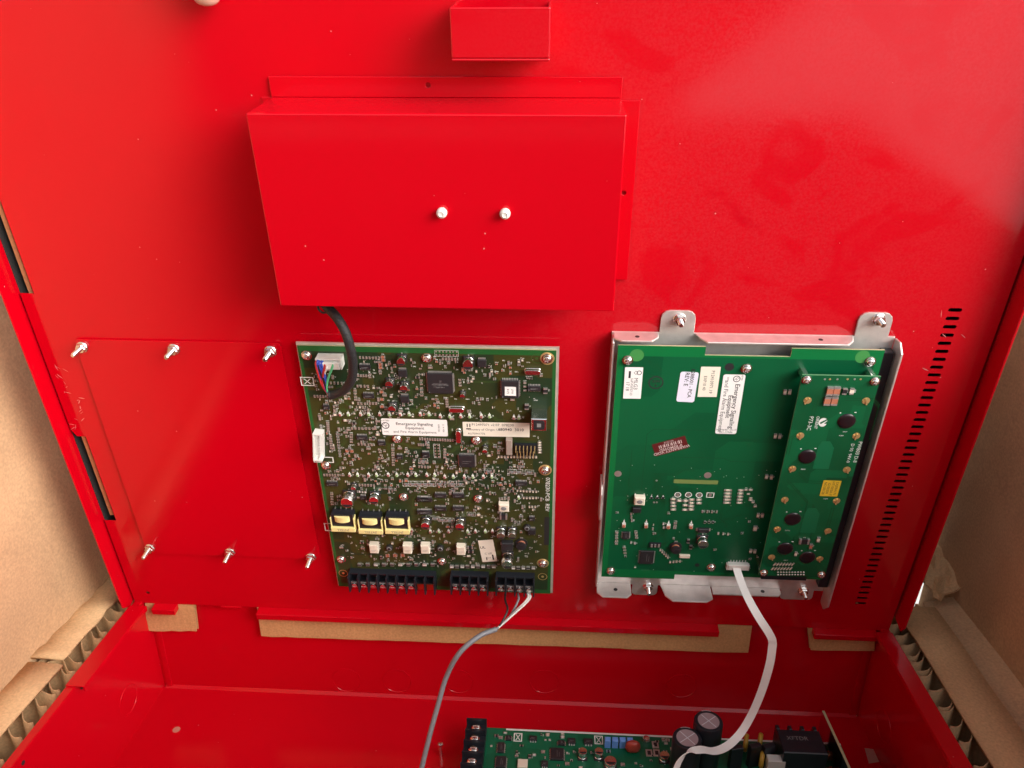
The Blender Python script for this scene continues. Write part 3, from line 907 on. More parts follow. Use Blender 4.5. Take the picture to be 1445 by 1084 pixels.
# electrolytic capacitors
for p, d, h in ((Z1(900, 200), 6.6, 7.2), (Z1(803, 388), 6.3, 5.6), (Z1(922, 415), 6.3, 6.6), (Z1(826, 585), 6.3, 5.6), (Z2(408, 222), 8, 7.5), (Z2(362, 484), 4.2, 5),
                (Z2(542, 918), 4.2, 6.5), (Z3(344, 262), 10.5, 11), (Z3(541, 264), 8.2, 7.5), (Z3(382, 186), 4.4, 5.5), (Z3(932, 455), 7.6, 8), (Z4(272, 462), 7.8, 8),
                (Z4(583, 532), 7.4, 8), (Z4(668, 532), 7.4, 8), (Z4(632, 725), 10, 12)):
    B.put('capacitor', ecap_mesh(d, h), p, d+1, d+1, 90)
# integrated circuits
big = B.put('integrated_circuit', ic_mesh(19.5, 17.8, 2.6, 34, 4), Z2(180, 395), 23, 21, lbl='largest square chip with leads on four sides')
plcc = B.put('integrated_circuit', ic_mesh(13.2, 15.2, 3.2, 10, 4), Z2(742, 440), 16, 18, lbl='chip with a white paper label')
B.put('integrated_circuit', ic_mesh(13, 12, 2.2, 22, 4), Z9(768, 690), 16, 15)
for p, L_, Wd, n in ((Z1(600, 270), 8.6, 4, 7), (Z1(630, 500), 8.8, 4, 7), (Z1(577, 836), 8.8, 4, 7), (Z2(935, 440), 10, 4.4, 8), (Z3(212, 172), 9.6, 4.2, 7),
                     (Z3(905, 290), 9.9, 4.2, 8), (Z3(905, 390), 9.9, 4.2, 8), (Z4(10, 292), 9.9, 4.2, 8), (Z4(10, 388), 9.9, 4.2, 8), (Z4(118, 262), 9.9, 4.2, 8), (Z4(118, 362), 9.9, 4.2, 8), (Z4(255, 262), 9.9, 4.2, 8),
                     (Z4(255, 362), 9.9, 4.2, 8), (Z4(735, 170), 9.9, 4.2, 8), (Z1(290, 592), 5, 4, 4), (Z1(735, 880), 6, 4, 5), (Z1(880, 992), 5, 4, 4), (Z1(1085, 975), 5, 5, 5), (Z9(320, 625), 6, 5, 5),
                     (Z3(450, 278), 5, 4, 4), (Z4(816, 440), 5, 4, 4)):
    B.put('integrated_circuit', ic_mesh(L_, Wd, 1.6, n), p, L_+.5, Wd+2)
def dpak():
    m = MB(); m.cbox(0, 0, .1, 6.6, 6, 2.3, 0, .3); m.cbox(0, 3.6, .05, 5.6, 1.4, .6, 1)
    for x in (-2.2, 2.2): m.cbox(x, -3.8, .05, .9, 2, .5, 1)
    return m.mesh('power_transistor', [BLACK, TIN])
for p in (Z1(905, 316), Z1(922, 524), Z2(515, 236), Z4(816, 535)):
    B.put('power_transistor', cached('dpak', dpak), p, 7, 9)
m = MB(); m.cbox(0, 0, .1, 10, 9, 5, 0, .6); m.cbox(-4.6, 0, .05, 2.6, 3, .3, 1); m.cbox(4.6, 0, .05, 2.6, 3, .3, 1)
B.put('inductor', m.mesh('inductor', [BLACK, TIN]), Z4(628, 634), 11, 10)
def drum():
    m = MB(); m.lathe(0, 0, [(5.2, .05), (5.4, .3), (5.4, 1.0), (3.4, 1.2, 1), (3.4, 3.8, 1), (4.4, 4.0), (4.4, 5), (3.6, 5.3)], 20, 0); m.cbox(0, 0, 5.3, 3.4, 3.4, .3, 0)
    m.cbox(0, 5.6, .05, 2.6, 1.6, .4, 2); m.cbox(0, -5.6, .05, 2.6, 1.6, .4, 2)
    return m.mesh('inductor', [BLACK, ORANGE, TIN], 40)
B.put('inductor', cached('drum', drum), Z4(737, 628), 11, 12)
# crystals: rounded tin cans
def crystal():
    m = MB(); pts = []
    for k in range(9): pts.append((4.0+2.0*math.cos(R(-90+k*22.5)), 2.0*math.sin(R(-90+k*22.5))))
    for k in range(9): pts.append((-4.0+2.0*math.cos(R(90+k*22.5)), 2.0*math.sin(R(90+k*22.5))))
    m.prism(pts, .1, 3.4, 0); m.prism([(x*1.08, y*1.15) for x, y in pts], .05, .5, 0)
    return m.mesh('crystal', [CAN], 40)
for p, a in ((Z2(922, 303), 0), (Z2(312, 606), 0), (Z2(328, 820), 90)):
    o = B.put('crystal', cached('cry', crystal), p, 12 if a == 0 else 5, 5 if a == 0 else 12, a); bev(o, .4)
# vertical square data port
ux, uy = B.at(Z2(977, 655))
usb = part(mb_root, 'data_port', None or (lambda m: m.mesh('data_port', [BRIGHT]))(MB().box(-6, -5.6, 0.05, 6, 5.6, 15.0, 0, .6)), (ux, uy, 0), label='square metal data socket with a black opening')
B.take(ux, uy, 13, 20)
me = sheet('socket_opening', [[(-4.2, -4.2), (3.2, -4.2), (4.4, -2.6), (4.4, 2.6), (3.2, 4.2), (-4.2, 4.2)]], .25, [BLACK])
uo = part(usb, 'socket_opening', me, (0, 0, 14.95))
m = MB(); m.box(-1.6, -1.6, 0, 1.6, 1.6, .3); part(usb, 'contact_block', m.mesh('contact_block', [GREYMARK]), (0, 0, 15.15))
# push buttons, relays
def push():
    m = MB(); m.cbox(0, 0, .05, 8.6, 8.2, 4.6, 0, .8); m.lathe(0, 0, [(1.9, 4.6), (1.9, 5.0), (1.3, 5.1)], 16, 1, sx=1.2)
    for x in (-3.6, 3.6): m.cbox(x, 4.6, .02, 1, 1.2, .2, 2)
    return m.mesh('push_switch', [CREAM, GREYMARK, TIN], 40)
B.put('push_switch', cached('push', push), Z4(603, 340), 10, 10)
def relay():
    m = MB(); m.cbox(0, 0, .4, 7.6, 9.6, 5.6, 0, .5)
    for k in range(4):
        for s in (-1, 1): m.cbox(s*4.2, -3.6+k*2.4, .03, 1.3, .7, 1.0, 1)
    m.box(-2.2, -.9, 6.0, 2.2, -.6, 6.02, 2); m.box(-2.2, -2.2, 6.0, 1.2, -1.9, 6.02, 2)
    return m.mesh('relay', [CREAM, TIN, GREYMARK])
for p in (Z3(538, 645), Z3(792, 648), Z3(928, 648), Z4(278, 658)):
    B.put('relay', cached('relay', relay), p, 9, 11)
for p in (Z3(650, 660), Z4(118, 662), Z4(780, 505)):
    B.put('diode', cached('dround', lambda: MB().lathe(0, 0, [(3, .05), (3, 2.2, 0), (2.2, 2.8, 1), (1.4, 3.0, 0)], 16, 0).mesh('diode', [BLACK, GREYMARK], 40)), p, 6, 6)
# transformers
def transformer(root, p):
    x, y = B.at(p); B.take(x, y, 24, 18)
    m = MB(); m.cbox(0, 0, .6, 19, 15, 3.0, 0, .4)
    for k in range(4):
        for s in (-1, 1): m.box(-7.2+k*4.8-.4, s*8.4-.6, .05, -7.2+k*4.8+.4, s*8.4+.6, 1.6, 1)
    t = part(root, 'transformer', m.mesh('transformer', [BLACKP, TIN]), (x, y, 0))
    m = MB()
    m.box(-10.6, -10.4, 3.6, 10.6, -5.6, 10.6)
    m.box(-10.6, -5.6, 3.6, -9.5, 4.4, 9.8); m.box(9.5, -5.6, 3.6, 10.6, 4.4, 9.8)
    core = bev(part(t, 'core_tape', m.mesh('core_tape', [YELLOW])), .5)
    m = MB(); m.box(-9.4, -5.5, 3.6, 9.4, 7.4, 8.6)
    part(t, 'bobbin', m.mesh('bobbin', [BLACKP]))
    m = MB(); pts = [(6.6*math.cos(R(a)), 8.4+3.0*math.sin(R(a))) for a in range(0, 181, 15)]
    n = len(pts)
    m.v = [(a, .6, b) for a, b in pts]+[(a, 6.0, b) for a, b in pts]
    m.f = [tuple(range(n)), tuple(reversed(range(n, 2*n)))]+[(i, n+i, n+i+1, i+1) for i in range(n-1)]
    m.m = [0]*len(m.f)
    part(t, 'winding', m.mesh('winding', [YELLOW], 50))
    m = MB(); vs, fs = text_geo('JNTELL', 3.4)
    m.add([(-a, -8.0-b, 10.66) for a, b, _ in vs], fs)
    part(t, 'lettering', m.mesh('lettering', [GREYMARK]))
for p in (Z3(308, 415), Z3(516, 432), Z3(718, 432)): transformer(mb_root, p)
# screw terminal blocks along the lower edge
def terminal_block(root, p0, p1, n, lbl, bare=0):
    x0, y0 = B.at(p0); x1, y1 = B.at(p1)
    w = x1-x0; pitch = (w-1.2)/n
    y = (y0+y1)/2
    B.take((x0+x1)/2, y-6, w+1, 20)
    m = MB(); m.box(0, -16, .05, w, 0, 3.5); m.box(0, -16, 3.52, w, -7.5, 8.0); m.box(0, -1.4, 3.52, w, 0, 6.5)
    t = part(root, 'terminal_block', m.mesh('terminal_block', [BLACKP]), (x0, y, 0), label=lbl)
    dv = MB().box(0, -18, 3.6, 1.2, -.05, 12.5).mesh('divider', [BLACKP])
    for k in range(n+1): part(t, 'divider', dv, (k*pitch, 0, 0.02))
    m = MB(); m.cbox(0, 0, 0, pitch-2.0, 6.6, .8, 1); m.lathe(0, 0, [(2.9, .8), (3.0, 1.6), (2.5, 2.5), (1.6, 2.7)], 16, 0); m.box(-2.4, -.35, 2.72, 2.4, .35, 2.76, 2)
    sm = m.mesh('terminal_screw', [BRIGHT, TIN, STEEL], 40)
    m = MB(); m.cbox(0, 0, 0, pitch-2.0, 6.6, .8, 0); bm2 = m.mesh('terminal_screw', [COPPER])
    for k in range(n):
        part(t, 'terminal_screw', sm if k < n-bare else bm2, (k*pitch+.6+pitch/2, -12.0, 8.02))
    return t
terminal_block(mb_root, Z3(350, 828), Z3(1005, 836), 9, 'long black terminal strip of nine screws', 2)
terminal_block(mb_root, Z4(200, 840), Z4(487, 848), 4, 'short black terminal strip next to the longest one')
TBR = terminal_block(mb_root, Z4(543, 850), Z4(838, 856), 4, 'short black terminal strip with the grey cable wires')
for k in range(11): B.smd(*B.at(Z3(360+k*62, 790)), 2.4, 3.4, 1.6, 90, k % 3 and 1 or 7, True)
for k in range(9): B.smd(*B.at(Z4(205+k*40, 805)), 2.4, 3.2, 1.6, 90, k % 2 and 1 or 7, True)
for k in range(5): B.smd(*B.at(Z4(675+k*38, 815)), 2.4, 3.0, 1.6, 90, k % 2 and 1 or 7, True)
# white connectors
def housing(w, d, h, n):
    m = MB(); m.box(-w/2, -d/2, .05, w/2, d/2, 2.0); m.box(-w/2, d/2-1.2, 2.0, w/2, d/2, h); m.box(-w/2, -d/2, 2.0, -w/2+1, d/2-1.2, h); m.box(w/2-1, -d/2, 2.0, w/2, d/2-1.2, h)
    for k in range(n): m.cbox(-w/2+(k+.5)*w/n, -.3, 2.0, .6, .6, h-2.5, 1)
    return m.mesh('connector', [NYLON, TIN])
B.put('connector', housing(19.5, 9, 9, 7), Z1(330, 205), 21, 12, lbl='white plug socket with the black sleeve wires')
cx_, cy_ = B.at(Z1(330, 205))
m = MB(); m.cbox(0, -.6, 2.2, 17, 6, 9.0, 0, .6)
for k in range(6): m.box(-6.8+k*2.4, -3.9, 3.5, -5.8+k*2.4, -3.55, 9.6, 0)
part(mb_root, 'plug', m.mesh('plug', [NYLON]), (cx_, cy_, 0))
B.put('connector', housing(27, 7.5, 8, 10), Z1(238, 880), 9, 28, 83, lbl='white upright socket on the board edge')
# header pins and jumpers
def pin_block(nx, ny, pitch=2.54):
    m = MB(); m.cbox(0, 0, .05, nx*pitch, ny*pitch, 2.4, 0)
    for i in range(nx):
        for j in range(ny): m.cbox((i-(nx-1)/2)*pitch, (j-(ny-1)/2)*pitch, 2.4, .64, .64, 5, 1)
    return m.mesh('pin_header', [BLACKP, GOLD])
B.put('pin_header', pin_block(6, 2, 3.0), ZA(418, 470), 18, 7); B.put('pin_header', pin_block(6, 2, 2.6), ZA(418, 520), 16, 6)
B.put('pin_header', cached('jmp', lambda: MB().cbox(0, 0, .05, 5, 15, 4.5, 0, .5).mesh('pin_header', [TAN])), ZA(262, 458), 6, 16)
def pad_grid(p0, p1, nx, ny, frame=True):
    x0, y0 = B.at(p0); x1, y1 = B.at(p1)
    for i in range(nx):
        for j in range(ny):
            x = x0+(x1-x0)*i/max(nx-1, 1); y = y0+(y1-y0)*j/max(ny-1, 1)
            B.tin.lathe(x, y, [(.75, .02), (.75, .05), (.45, .06)], 10, 0)
    if frame: B.frame((x0+x1)/2, (y0+y1)/2, abs(x1-x0)+2.6, abs(y1-y0)+2.6)
    B.take((x0+x1)/2, (y0+y1)/2, abs(x1-x0)+3, abs(y1-y0)+3)
pad_grid(Z2(145, 150), Z2(312, 178), 7, 2); pad_grid(Z9(415, 530), Z9(460, 655), 2, 5)
# indicator lamps in red and green pairs
def lamp(p, green):
    x, y = B.at(p)
    if not B.free(x, y, 2, 2): return
    B.take(x, y, 3.2, 3)
    B.chips.cbox(x, y, .05, 2.0, 3.2, .8, 7); B.chips.cbox(x, y-.3, .85, 1.5, 1.8, .7, 6 if green else 5)
    B.silk.add([(x-.4, y+1.7, .03), (x+.4, y+1.7, .03), (x, y+3.4, .03)], [(0, 1, 2)])
    B.silk.add([(x+1.2, y-1.0, .03), (x+2.2, y-1.5, .03), (x+1.2, y-.2, .03)], [(0, 1, 2)])
    B.silk.add([(x-1.2, y-1.0, .03), (x-1.2, y-.2, .03), (x-2.2, y-1.5, .03)], [(0, 1, 2)])
    B.mark(x+2.9, y+.3, 90, 2)
for i, xx in enumerate((400, 465, 565, 630, 720, 795, 885, 955, 1045, 1115)): lamp(Z1(xx, 652), i % 2)
for i, xx in enumerate((180, 255, 345, 415, 510, 575)): lamp(Z2(xx, 668), i % 2)
lamp(Z2(772, 680), 0); lamp(Z2(812, 680), 1)
for i, xx in enumerate((345, 405, 490, 550, 640, 705, 790, 850, 935, 995)): lamp(Z3(xx, 108), i % 2)
for i, xx in enumerate((75, 150, 215, 300, 365, 445, 510)): lamp(Z4(xx, 122), (i+1) % 2)
for i, xx in enumerate((40, 105, 180, 325, 385, 460, 515)): lamp(Z4(xx, 540), i % 2)
for i, xx in enumerate((360, 400, 480, 550, 690, 740, 820, 970)): lamp(Z3(xx, 532), i % 2)
lamp(ZA(352, 962), 1)
# resistor networks framed in white
for xx in (110, 175, 245, 312, 380, 470, 608, 697):
    x, y = B.at(Z9(xx, 950)); B.frame(x, y, 7.4, 5.6); B.smd(x, y, 4.6, 1.5, .8, 0, 3, False); B.mark(x, y-1.8, 0, 4)
for p in (Z4(75, 440), Z4(130, 452), Z4(190, 455), Z4(352, 410), ZA(290, 715), ZA(350, 715), ZA(455, 720), Z9(1005, 812), Z9(290, 700)):
    x, y = B.at(p); B.frame(x, y, 7.4, 4.6); B.smd(x, y, 4.6, 1.6, .8, 0, 3, False)
# chip rows as in the photograph
def row(p0, p1, n, rz=0, body=0, sz=(2.0, 1.25, .6)):
    a, b = B.at(p0), B.at(p1)
    for k in range(n):
        t = k/max(n-1, 1)
        B.smd(a[0]+(b[0]-a[0])*t, a[1]+(b[1]-a[1])*t, sz[0], sz[1], sz[2], rz, body)
row(Z1(560, 195), Z1(715, 200), 7, 90); row(Z1(545, 340), Z1(610, 342), 4, 90); row(Z1(640, 330), Z1(640, 355), 2); row(Z1(325, 400), Z1(412, 402), 4, 90); row(Z1(540, 425), Z1(625, 428), 4, 90)
row(Z1(520, 460), Z1(525, 535), 4); row(Z1(545, 565), Z1(600, 568), 3, 90); row(Z1(640, 565), Z1(690, 565), 3, 90); row(Z1(195, 508), Z1(265, 510), 4, 90)
row(Z1(495, 765), Z1(665, 768), 7, 90); row(Z1(490, 815), Z1(490, 875), 4); row(Z1(548, 893), Z1(655, 897), 5, 90); row(Z1(455, 945), Z1(495, 945), 2, 90, 8, (3, 2.2, 1))
row(Z1(300, 720), Z1(305, 785), 5); row(Z1(322, 830), Z1(330, 925), 6); row(Z1(378, 810), Z1(400, 990), 9, 0, 3); row(Z1(715, 935), Z1(745, 1030), 5); row(Z1(825, 940), Z1(828, 1060), 7)
row(Z1(725, 250), Z1(727, 275), 2, 0, 8, (3, 2, 1)); row(Z1(745, 190), Z1(748, 215), 2, 0, 8, (3, 2, 1)); row(Z1(735, 470), Z1(738, 590), 3, 0, 8, (3, 2, 1))
row(Z2(200, 205), Z2(300, 210), 5, 90); row(Z2(500, 268), Z2(570, 268), 3, 90, 1); row(Z2(25, 380), Z2(30, 500), 5); row(Z2(335, 375), Z2(340, 420), 3); row(Z2(230, 535), Z2(235, 590), 4); row(Z2(120, 530), Z2(180, 560), 4)
row(Z2(860, 400), Z2(860, 460), 3); row(Z2(1025, 460), Z2(1026, 470), 1, 90, 1, (4.5, 3, 1.6)); row(Z2(875, 588), Z2(1025, 592), 4, 90, 1, (4.5, 3, 1.6)); row(Z2(15, 850), Z2(280, 862), 14, 90)
row(ZA(160, 572), ZA(520, 575), 13, 90, 2); row(ZA(552, 435), ZA(555, 530), 5, 0, 2, (3, 1.2, .6)); row(ZA(340, 895), ZA(520, 905), 7, 90, 2); row(ZA(370, 965), ZA(520, 965), 6, 90, 2); row(ZA(455, 1050), ZA(510, 1050), 3, 90, 2)
row(Z9(235, 460), Z9(620, 480), 12, 90); row(Z9(240, 520), Z9(290, 522), 3, 90); row(Z9(525, 570), Z9(525, 660), 4); row(Z9(250, 720), Z9(410, 722), 3); row(Z9(245, 760), Z9(340, 765), 4, 90)
row(Z3(150, 108), Z3(255, 110), 6, 90); row(Z3(420, 185), Z3(530, 188), 6, 90); row(Z3(208, 255), Z3(212, 370), 7); row(Z3(420, 235), Z3(465, 240), 3, 90, 7); row(Z3(350, 535), Z3(780, 540), 4, 0, 8, (4, 3, 1.5))
row(Z4(345, 660), Z4(350, 690), 2, 0, 1, (4.5, 2.4, 1.6)); row(Z4(800, 350), Z4(835, 385), 4, 90, 2); row(Z4(5, 780), Z4(60, 785), 2, 90, 1, (4, 3, 2)); row(Z3(635, 725), Z3(750, 722), 3, 0, 8, (3.4, 3, .6))
row(Z4(570, 290), Z4(610, 290), 3, 90); row(Z4(600, 420), Z4(600, 450), 1, 0, 1, (6, 5, 2.5))
# stickers
def cert(mb, fr, rw, rh, turn):
    """certification corner: ring mark with small print"""
    x, y = fr(.06, .42); ring_flat(mb, x, y, rh*.20, rh*.045)
    put_text(mb, 'UL', x, y, 0, rh*.22, turn-45); x, y = fr(.065, .12); put_text(mb, 'LISTED', x, y, 0, rh*.13, turn); x, y = fr(.06, .8); put_text(mb, 'TYPE', x, y, 0, rh*.12, turn)
B.sticker((Z1(727, 686), Z2(236, 700), Z2(238, 831), Z1(741, 820)), PAPER,
          [('Emergency Signaling', .50, .30, 3.7, True), ('Equipment', .50, .54, 3.5, True), ('and Fire Alarm Equipment', .50, .78, 3.3), ('VD-0830', .87, .5, 2.0, False, 90), ('REV A 12', .94, .5, 2.0, False, 90)],
          lbl='white paper label about fire alarm equipment', extra=cert)
B.sticker((Z2(361, 713), Z2(897, 727), Z2(898, 836), Z2(361, 830)), PAPER_C,
          [('P12497071 v2.07  078230', .45, .18, 3.2), ('Country of Origin: US', .32, .52, 2.9), ('180940  3010', .72, .5, 3.7, True), ('AU70941776', .20, .82, 2.6)], rad=.3,
          lbl='cream paper label with a serial number', bars=((.05, .44, .12, .52), (.06, .12, .075, .36), (.1, .12, .115, .36)))
B.sticker((Z4(405, 612), Z4(520, 603), Z4(550, 770), Z4(437, 776)), PAPER_C,
          [('UL', .22, .33, 4.0, True), ('C US', .5, .62, 3.0, False, 0), ('3017', .45, .82, 2.4)], rad=.3, turn=-84 and 0, lbl='small tilted paper label', bars=((.72, .68, .82, .92), (.3, .78, .36, .92)))
lp = MB(); lp.cbox(0, 0, 0, 8.6, 8.0, .12)
ls = part(plcc, 'sticker', lp.mesh('sticker', [PAPER]), (.3, -1.2, 3.37))
lp = MB(); put_text(lp, 'U14', -1.8, 0, 0, 2.4, 90, 0, True); put_text(lp, '8 67', 1.6, 0, 0, 2.2, 90, 0, True)
part(plcc, 'lettering', lp.mesh('lettering', [INK]), (.3, -1.2, 3.52))
lp = MB(); put_text(lp, 'MCF5282CVF66', 0, -1.0, 0, 1.9); put_text(lp, 'QAD 1018', 0, -3.2, 0, 1.5); put_text(lp, '//', 0.5, 2.0, 0, 3.0)
part(big, 'lettering', lp.mesh('lettering', [GREYMARK]), (0, 0, 2.79))
# board print
sk = MB()
x0, y0 = B.at(Z4(937, 130)); x1, y1 = B.at(Z4(932, 388))
vs, fs = text_geo('078230-PCB  REV', 1.0)
ww = max(v[0] for v in vs)-min(v[0] for v in vs); s_ = abs(y0-y1)/ww
put_text(sk, '078230-PCB  REV', (x0+x1)/2, (y0+y1)/2, .03, s_, -90)
part(mb_root, 'lettering', sk.mesh('lettering', [WHITE]))
me = sheet('printed_block', [rrect(-2.2, -16, 2.2, 16, .4)], .05, [INK]); x, y = B.at(Z4(930, 540)); part(mb_root, 'printed_block', me, (x, y, .02))
for p, w, h in ((Z1(135, 390), 10.5, 8), (Z1(265, 1020), 17, 6), (Z3(215, 510), 15, 9)):
    x, y = B.at(p); B.frame(x, y, w, h, .8)
x, y = B.at(Z1(135, 390)); B.silk.add([(x-3, y-2.4, .03), (x-2, y-2.4, .03), (x+3, y+2.4, .03), (x+2, y+2.4, .03)], [(0, 1, 2, 3)]); B.silk.add([(x+2, y-2.4, .03), (x+3, y-2.4, .03), (x-2, y+2.4, .03), (x-3, y+2.4, .03)], [(0, 1, 2, 3)])
x, y = B.at(Z3(295, 862)); hr = MB(); hr.add(hole_ring.v, hole_ring.f); part(mb_root, 'fiducial_ring', hr.mesh('fiducial_ring', [GOLD]), (x, y, .03))
x, y = B.at(Z4(898, 888)); part(mb_root, 'fiducial_ring', hr.mesh('fiducial_ring', [GOLD]), (x, y, .03))
x, y = B.at(Z2(955, 205)); part(mb_root, 'fiducial_ring', hr.mesh('fiducial_ring', [TRACE]), (x, y, .03))
# filler: the crowd of tiny parts between the larger ones
r_ = B.r
n_ok = 0
for k in range(6000):
    if n_ok > 540: break
    x = r_.uniform(-BW/2+8, BW/2-9); y = r_.uniform(-BH/2+34, BH/2-9)
    t = (y+BH/2)/BH; s = (x+BW/2)/BW
    d = 0.9 if t > .62 else (.75 if t > .42 else .4)
    if .27 < t < .45 and .2 < s < .75: d = .25
    if t < .27: d = .25
    if s > .55 and .66 < t < .9: d = .22
    if s > .88: d *= .4
    cl = math.sin(x*.23+1.7)*math.sin(y*.19+.6)
    if r_.random() > d*(.55+.6*cl): continue
    gx, gy = round(x/1.3)*1.3, round(y/1.3)*1.3
    sz = r_.choice(((1.6, .8, .5), (1.6, .8, .5), (2, 1.25, .6), (2, 1.25, .7), (3.2, 1.6, .8)))
    if B.smd(gx, gy, sz[0], sz[1], sz[2], r_.choice((0, 90)), r_.choice((0, 0, 0, 1, 2, 8, 3))): n_ok += 1
for k in range(620):
    x = r_.uniform(-BW/2+7, BW/2-9); y = r_.uniform(-BH/2+30, BH/2-8)
    if B.free(x, y, 2.6, 1.2): B.mark(x, y, r_.choice((0, 0, 90)))
for k in range(70):
    x = r_.uniform(-BW/2+10, BW/2-40); y = r_.uniform(-BH/2+30, BH/2-12)
    a = r_.uniform(8, 26); b_ = r_.uniform(3, 8)*r_.choice((-1, 1)); c_ = r_.uniform(5, 14)
    if r_.random() < .5: B.trace(x, y, r_.choice((1, 2, 3, 4)), 1.0, .32, [(a, 0), (abs(b_), b_), (c_, 0)])
    else: B.trace(x, max(y, -BH/2+45), r_.choice((1, 2, 3, 4)), 1.0, .32, [(0, -a), (b_, -abs(b_)), (0, -c_)])
for k in range(140):
    B.tin.lathe(r_.uniform(-BW/2+8, BW/2-8), r_.uniform(-BH/2+25, BH/2-8), [(.34, .014), (.34, .03)], 7, 0)
B.finish(TRACE)

# ================================================================== steel tray that carries the display board
br = thing('mounting_bracket', 'bright folded steel bracket holding the green display board on the panel', 'bracket', PM @ T(190, 173, 0.06))
ox, oy = 190, 173
BX0, BX1, BY0, BY1 = 86, 291, 50, 309
plate = [(BX0, BY0), (BX1, BY0), (BX1, BY1), (BX0, BY1)]
def ear(x0, x1, yb, yt, up=True, r=5):
    """tab that carries a stud, overlapping the plate edge by nothing"""
    return rrect(x0, min(yb, yt), x1, max(yb, yt), r)
out = [(BX0, BY0)]
# outline walks anticlockwise with the four ears folded in
def lower_ear(x0, x1, d, r=4):
    return [(x0, BY0), (x0, BY0-d+r)]+[(x0+r-r*math.cos(R(a)), BY0-d+r-r*math.sin(R(a))) for a in (30, 60, 90)]+[(x1-r+r*math.sin(R(a)), BY0-d+r-r*math.cos(R(a))) for a in (0, 30, 60)]+[(x1, BY0-d+r), (x1, BY0)]
def upper_ear(x0, x1, d, r=6):
    return [(x1, BY1), (x1, BY1+d-r)]+[(x1-r+r*math.cos(R(a)), BY1+d-r+r*math.sin(R(a))) for a in (30, 60, 90)]+[(x0+r-r*math.sin(R(a)), BY1+d-r+r*math.cos(R(a))) for a in (0, 30, 60)]+[(x0, BY1+d-r), (x0, BY1)]
out += lower_ear(120, 143, 13)+lower_ear(254, 283, 12)+[(BX1, BY0), (BX1, BY1)]+upper_ear(262, 286, 19)+upper_ear(121, 146, 18)+[(BX0, BY1)]
me = sheet('bracket_plate', [[(a-ox, b-oy) for a, b in out]], 1.5, [STEEL], .15)
part(br, 'bracket_plate', me)
def brp(name, pts, axis, a0, a1, lbl=None):
    """folded flange: polygon pts in (along, height), extruded in the third axis"""
    m = MB(); n = len(pts)
    if axis == 'y': f = lambda t, p: (p[0]-ox, t-oy, p[1])
    else: f = lambda t, p: (t-ox, p[0]-oy, p[1])
    m.v = [f(a0, p) for p in pts]+[f(a1, p) for p in pts]
    m.f = [tuple(range(n)), tuple(reversed(range(n, 2*n)))]+[(i, n+i, n+(i+1) % n, (i+1) % n) for i in range(n)]
    m.m = [0]*len(m.f)
    me = m.mesh(name, [STEEL])
    b = bmesh.new(); b.from_mesh(me); bmesh.ops.recalc_face_normals(b, faces=b.faces); b.to_mesh(me); b.free()
    return bev(part(br, name, me, label=lbl), .35)
brp('top_flange', [(BX0+1, 1.5), (120, 1.5), (119.5, 9), (114, 15), (92, 15), (BX0+1, 11)], 'y', BY1-1.5, BY1)
brp('top_flange', [(147, 1.5), (261, 1.5), (259, 9), (254, 15), (154, 15), (150, 9)], 'y', BY1-1.5, BY1)
brp('bottom_flange', [(BX0+1, 1.5), (118, 1.5), (118, 15), (114, 19), (BX0+6, 19), (BX0+1, 14)], 'y', BY0, BY0+1.5)
brp('bottom_flange', [(145, 1.5), (190, 1.5), (190, 17), (184, 21), (154, 21), (148, 15)], 'y', BY0, BY0+1.5)
brp('bottom_flange', [(191, 1.5), (252, 1.5), (252, 8), (249, 11), (191, 11)], 'y', BY0, BY0+1.5)
brp('side_flange', [(BY0+2, 1.5), (BY1-1, 1.5), (BY1-1, 9), (BY1-4, 12), (BY0+8, 12), (BY0+2, 8)], 'x', BX0, BX0+1.5)
brp('side_flange', [(BY0-14, 3), (BY0-12, 1.5), (BY1-1, 1.5), (BY1, 10), (BY1-6, 17), (BY0-4, 17), (BY0-14, 10)], 'x', BX1, BX1+1.5)
brp('side_flange', [(134, 1.5), (176, 1.5), (172, 14), (166, 17), (142, 17), (136, 14)], 'x', BX0-1.6, BX0-.1)
m = MB(); m.box(282-ox, 62-oy, 1.52, 290.4-ox, 300-oy, 9); bev(part(br, 'dark_gap_strip', m.mesh('dark_gap_strip', [BLACKP]), label='added black strip for the dark gap along the bracket side'), .5)  # added black strip stands for the dark gap beside the flange
nut = stud_mesh(9, 2.0)
for p in ((959, 451), (1240, 451)):
    q = onP(p, 2); part(br, 'stud', nut, (q.x-ox, q.y-oy, 1.5))
for p in (Z7(398, 885), Z8(440, 912)):
    q = onP(p, 2); part(br, 'stud', nut, (q.x-ox, q.y-oy, 1.5))
for x_, z_ in ((104, 8.5), (236, 8)):
    m = MB(); m.lathe(0, 0, [(1.7, 0), (1.7, .1)], 12); part(br, 'rivet_hole', m.mesh('rivet_hole', [BLACK]), (x_-ox, BY1-oy+.02, z_), rot=(R(-90), 0, 0))
for x_, z_ in ((104, 10), (236, 6)):
    m = MB(); m.lathe(0, 0, [(1.8, 0), (1.8, .1)], 12); part(br, 'rivet_hole', m.mesh('rivet_hole', [BLACK]), (x_-ox, BY0+1.53-oy, z_), rot=(R(-90), 0, 0))

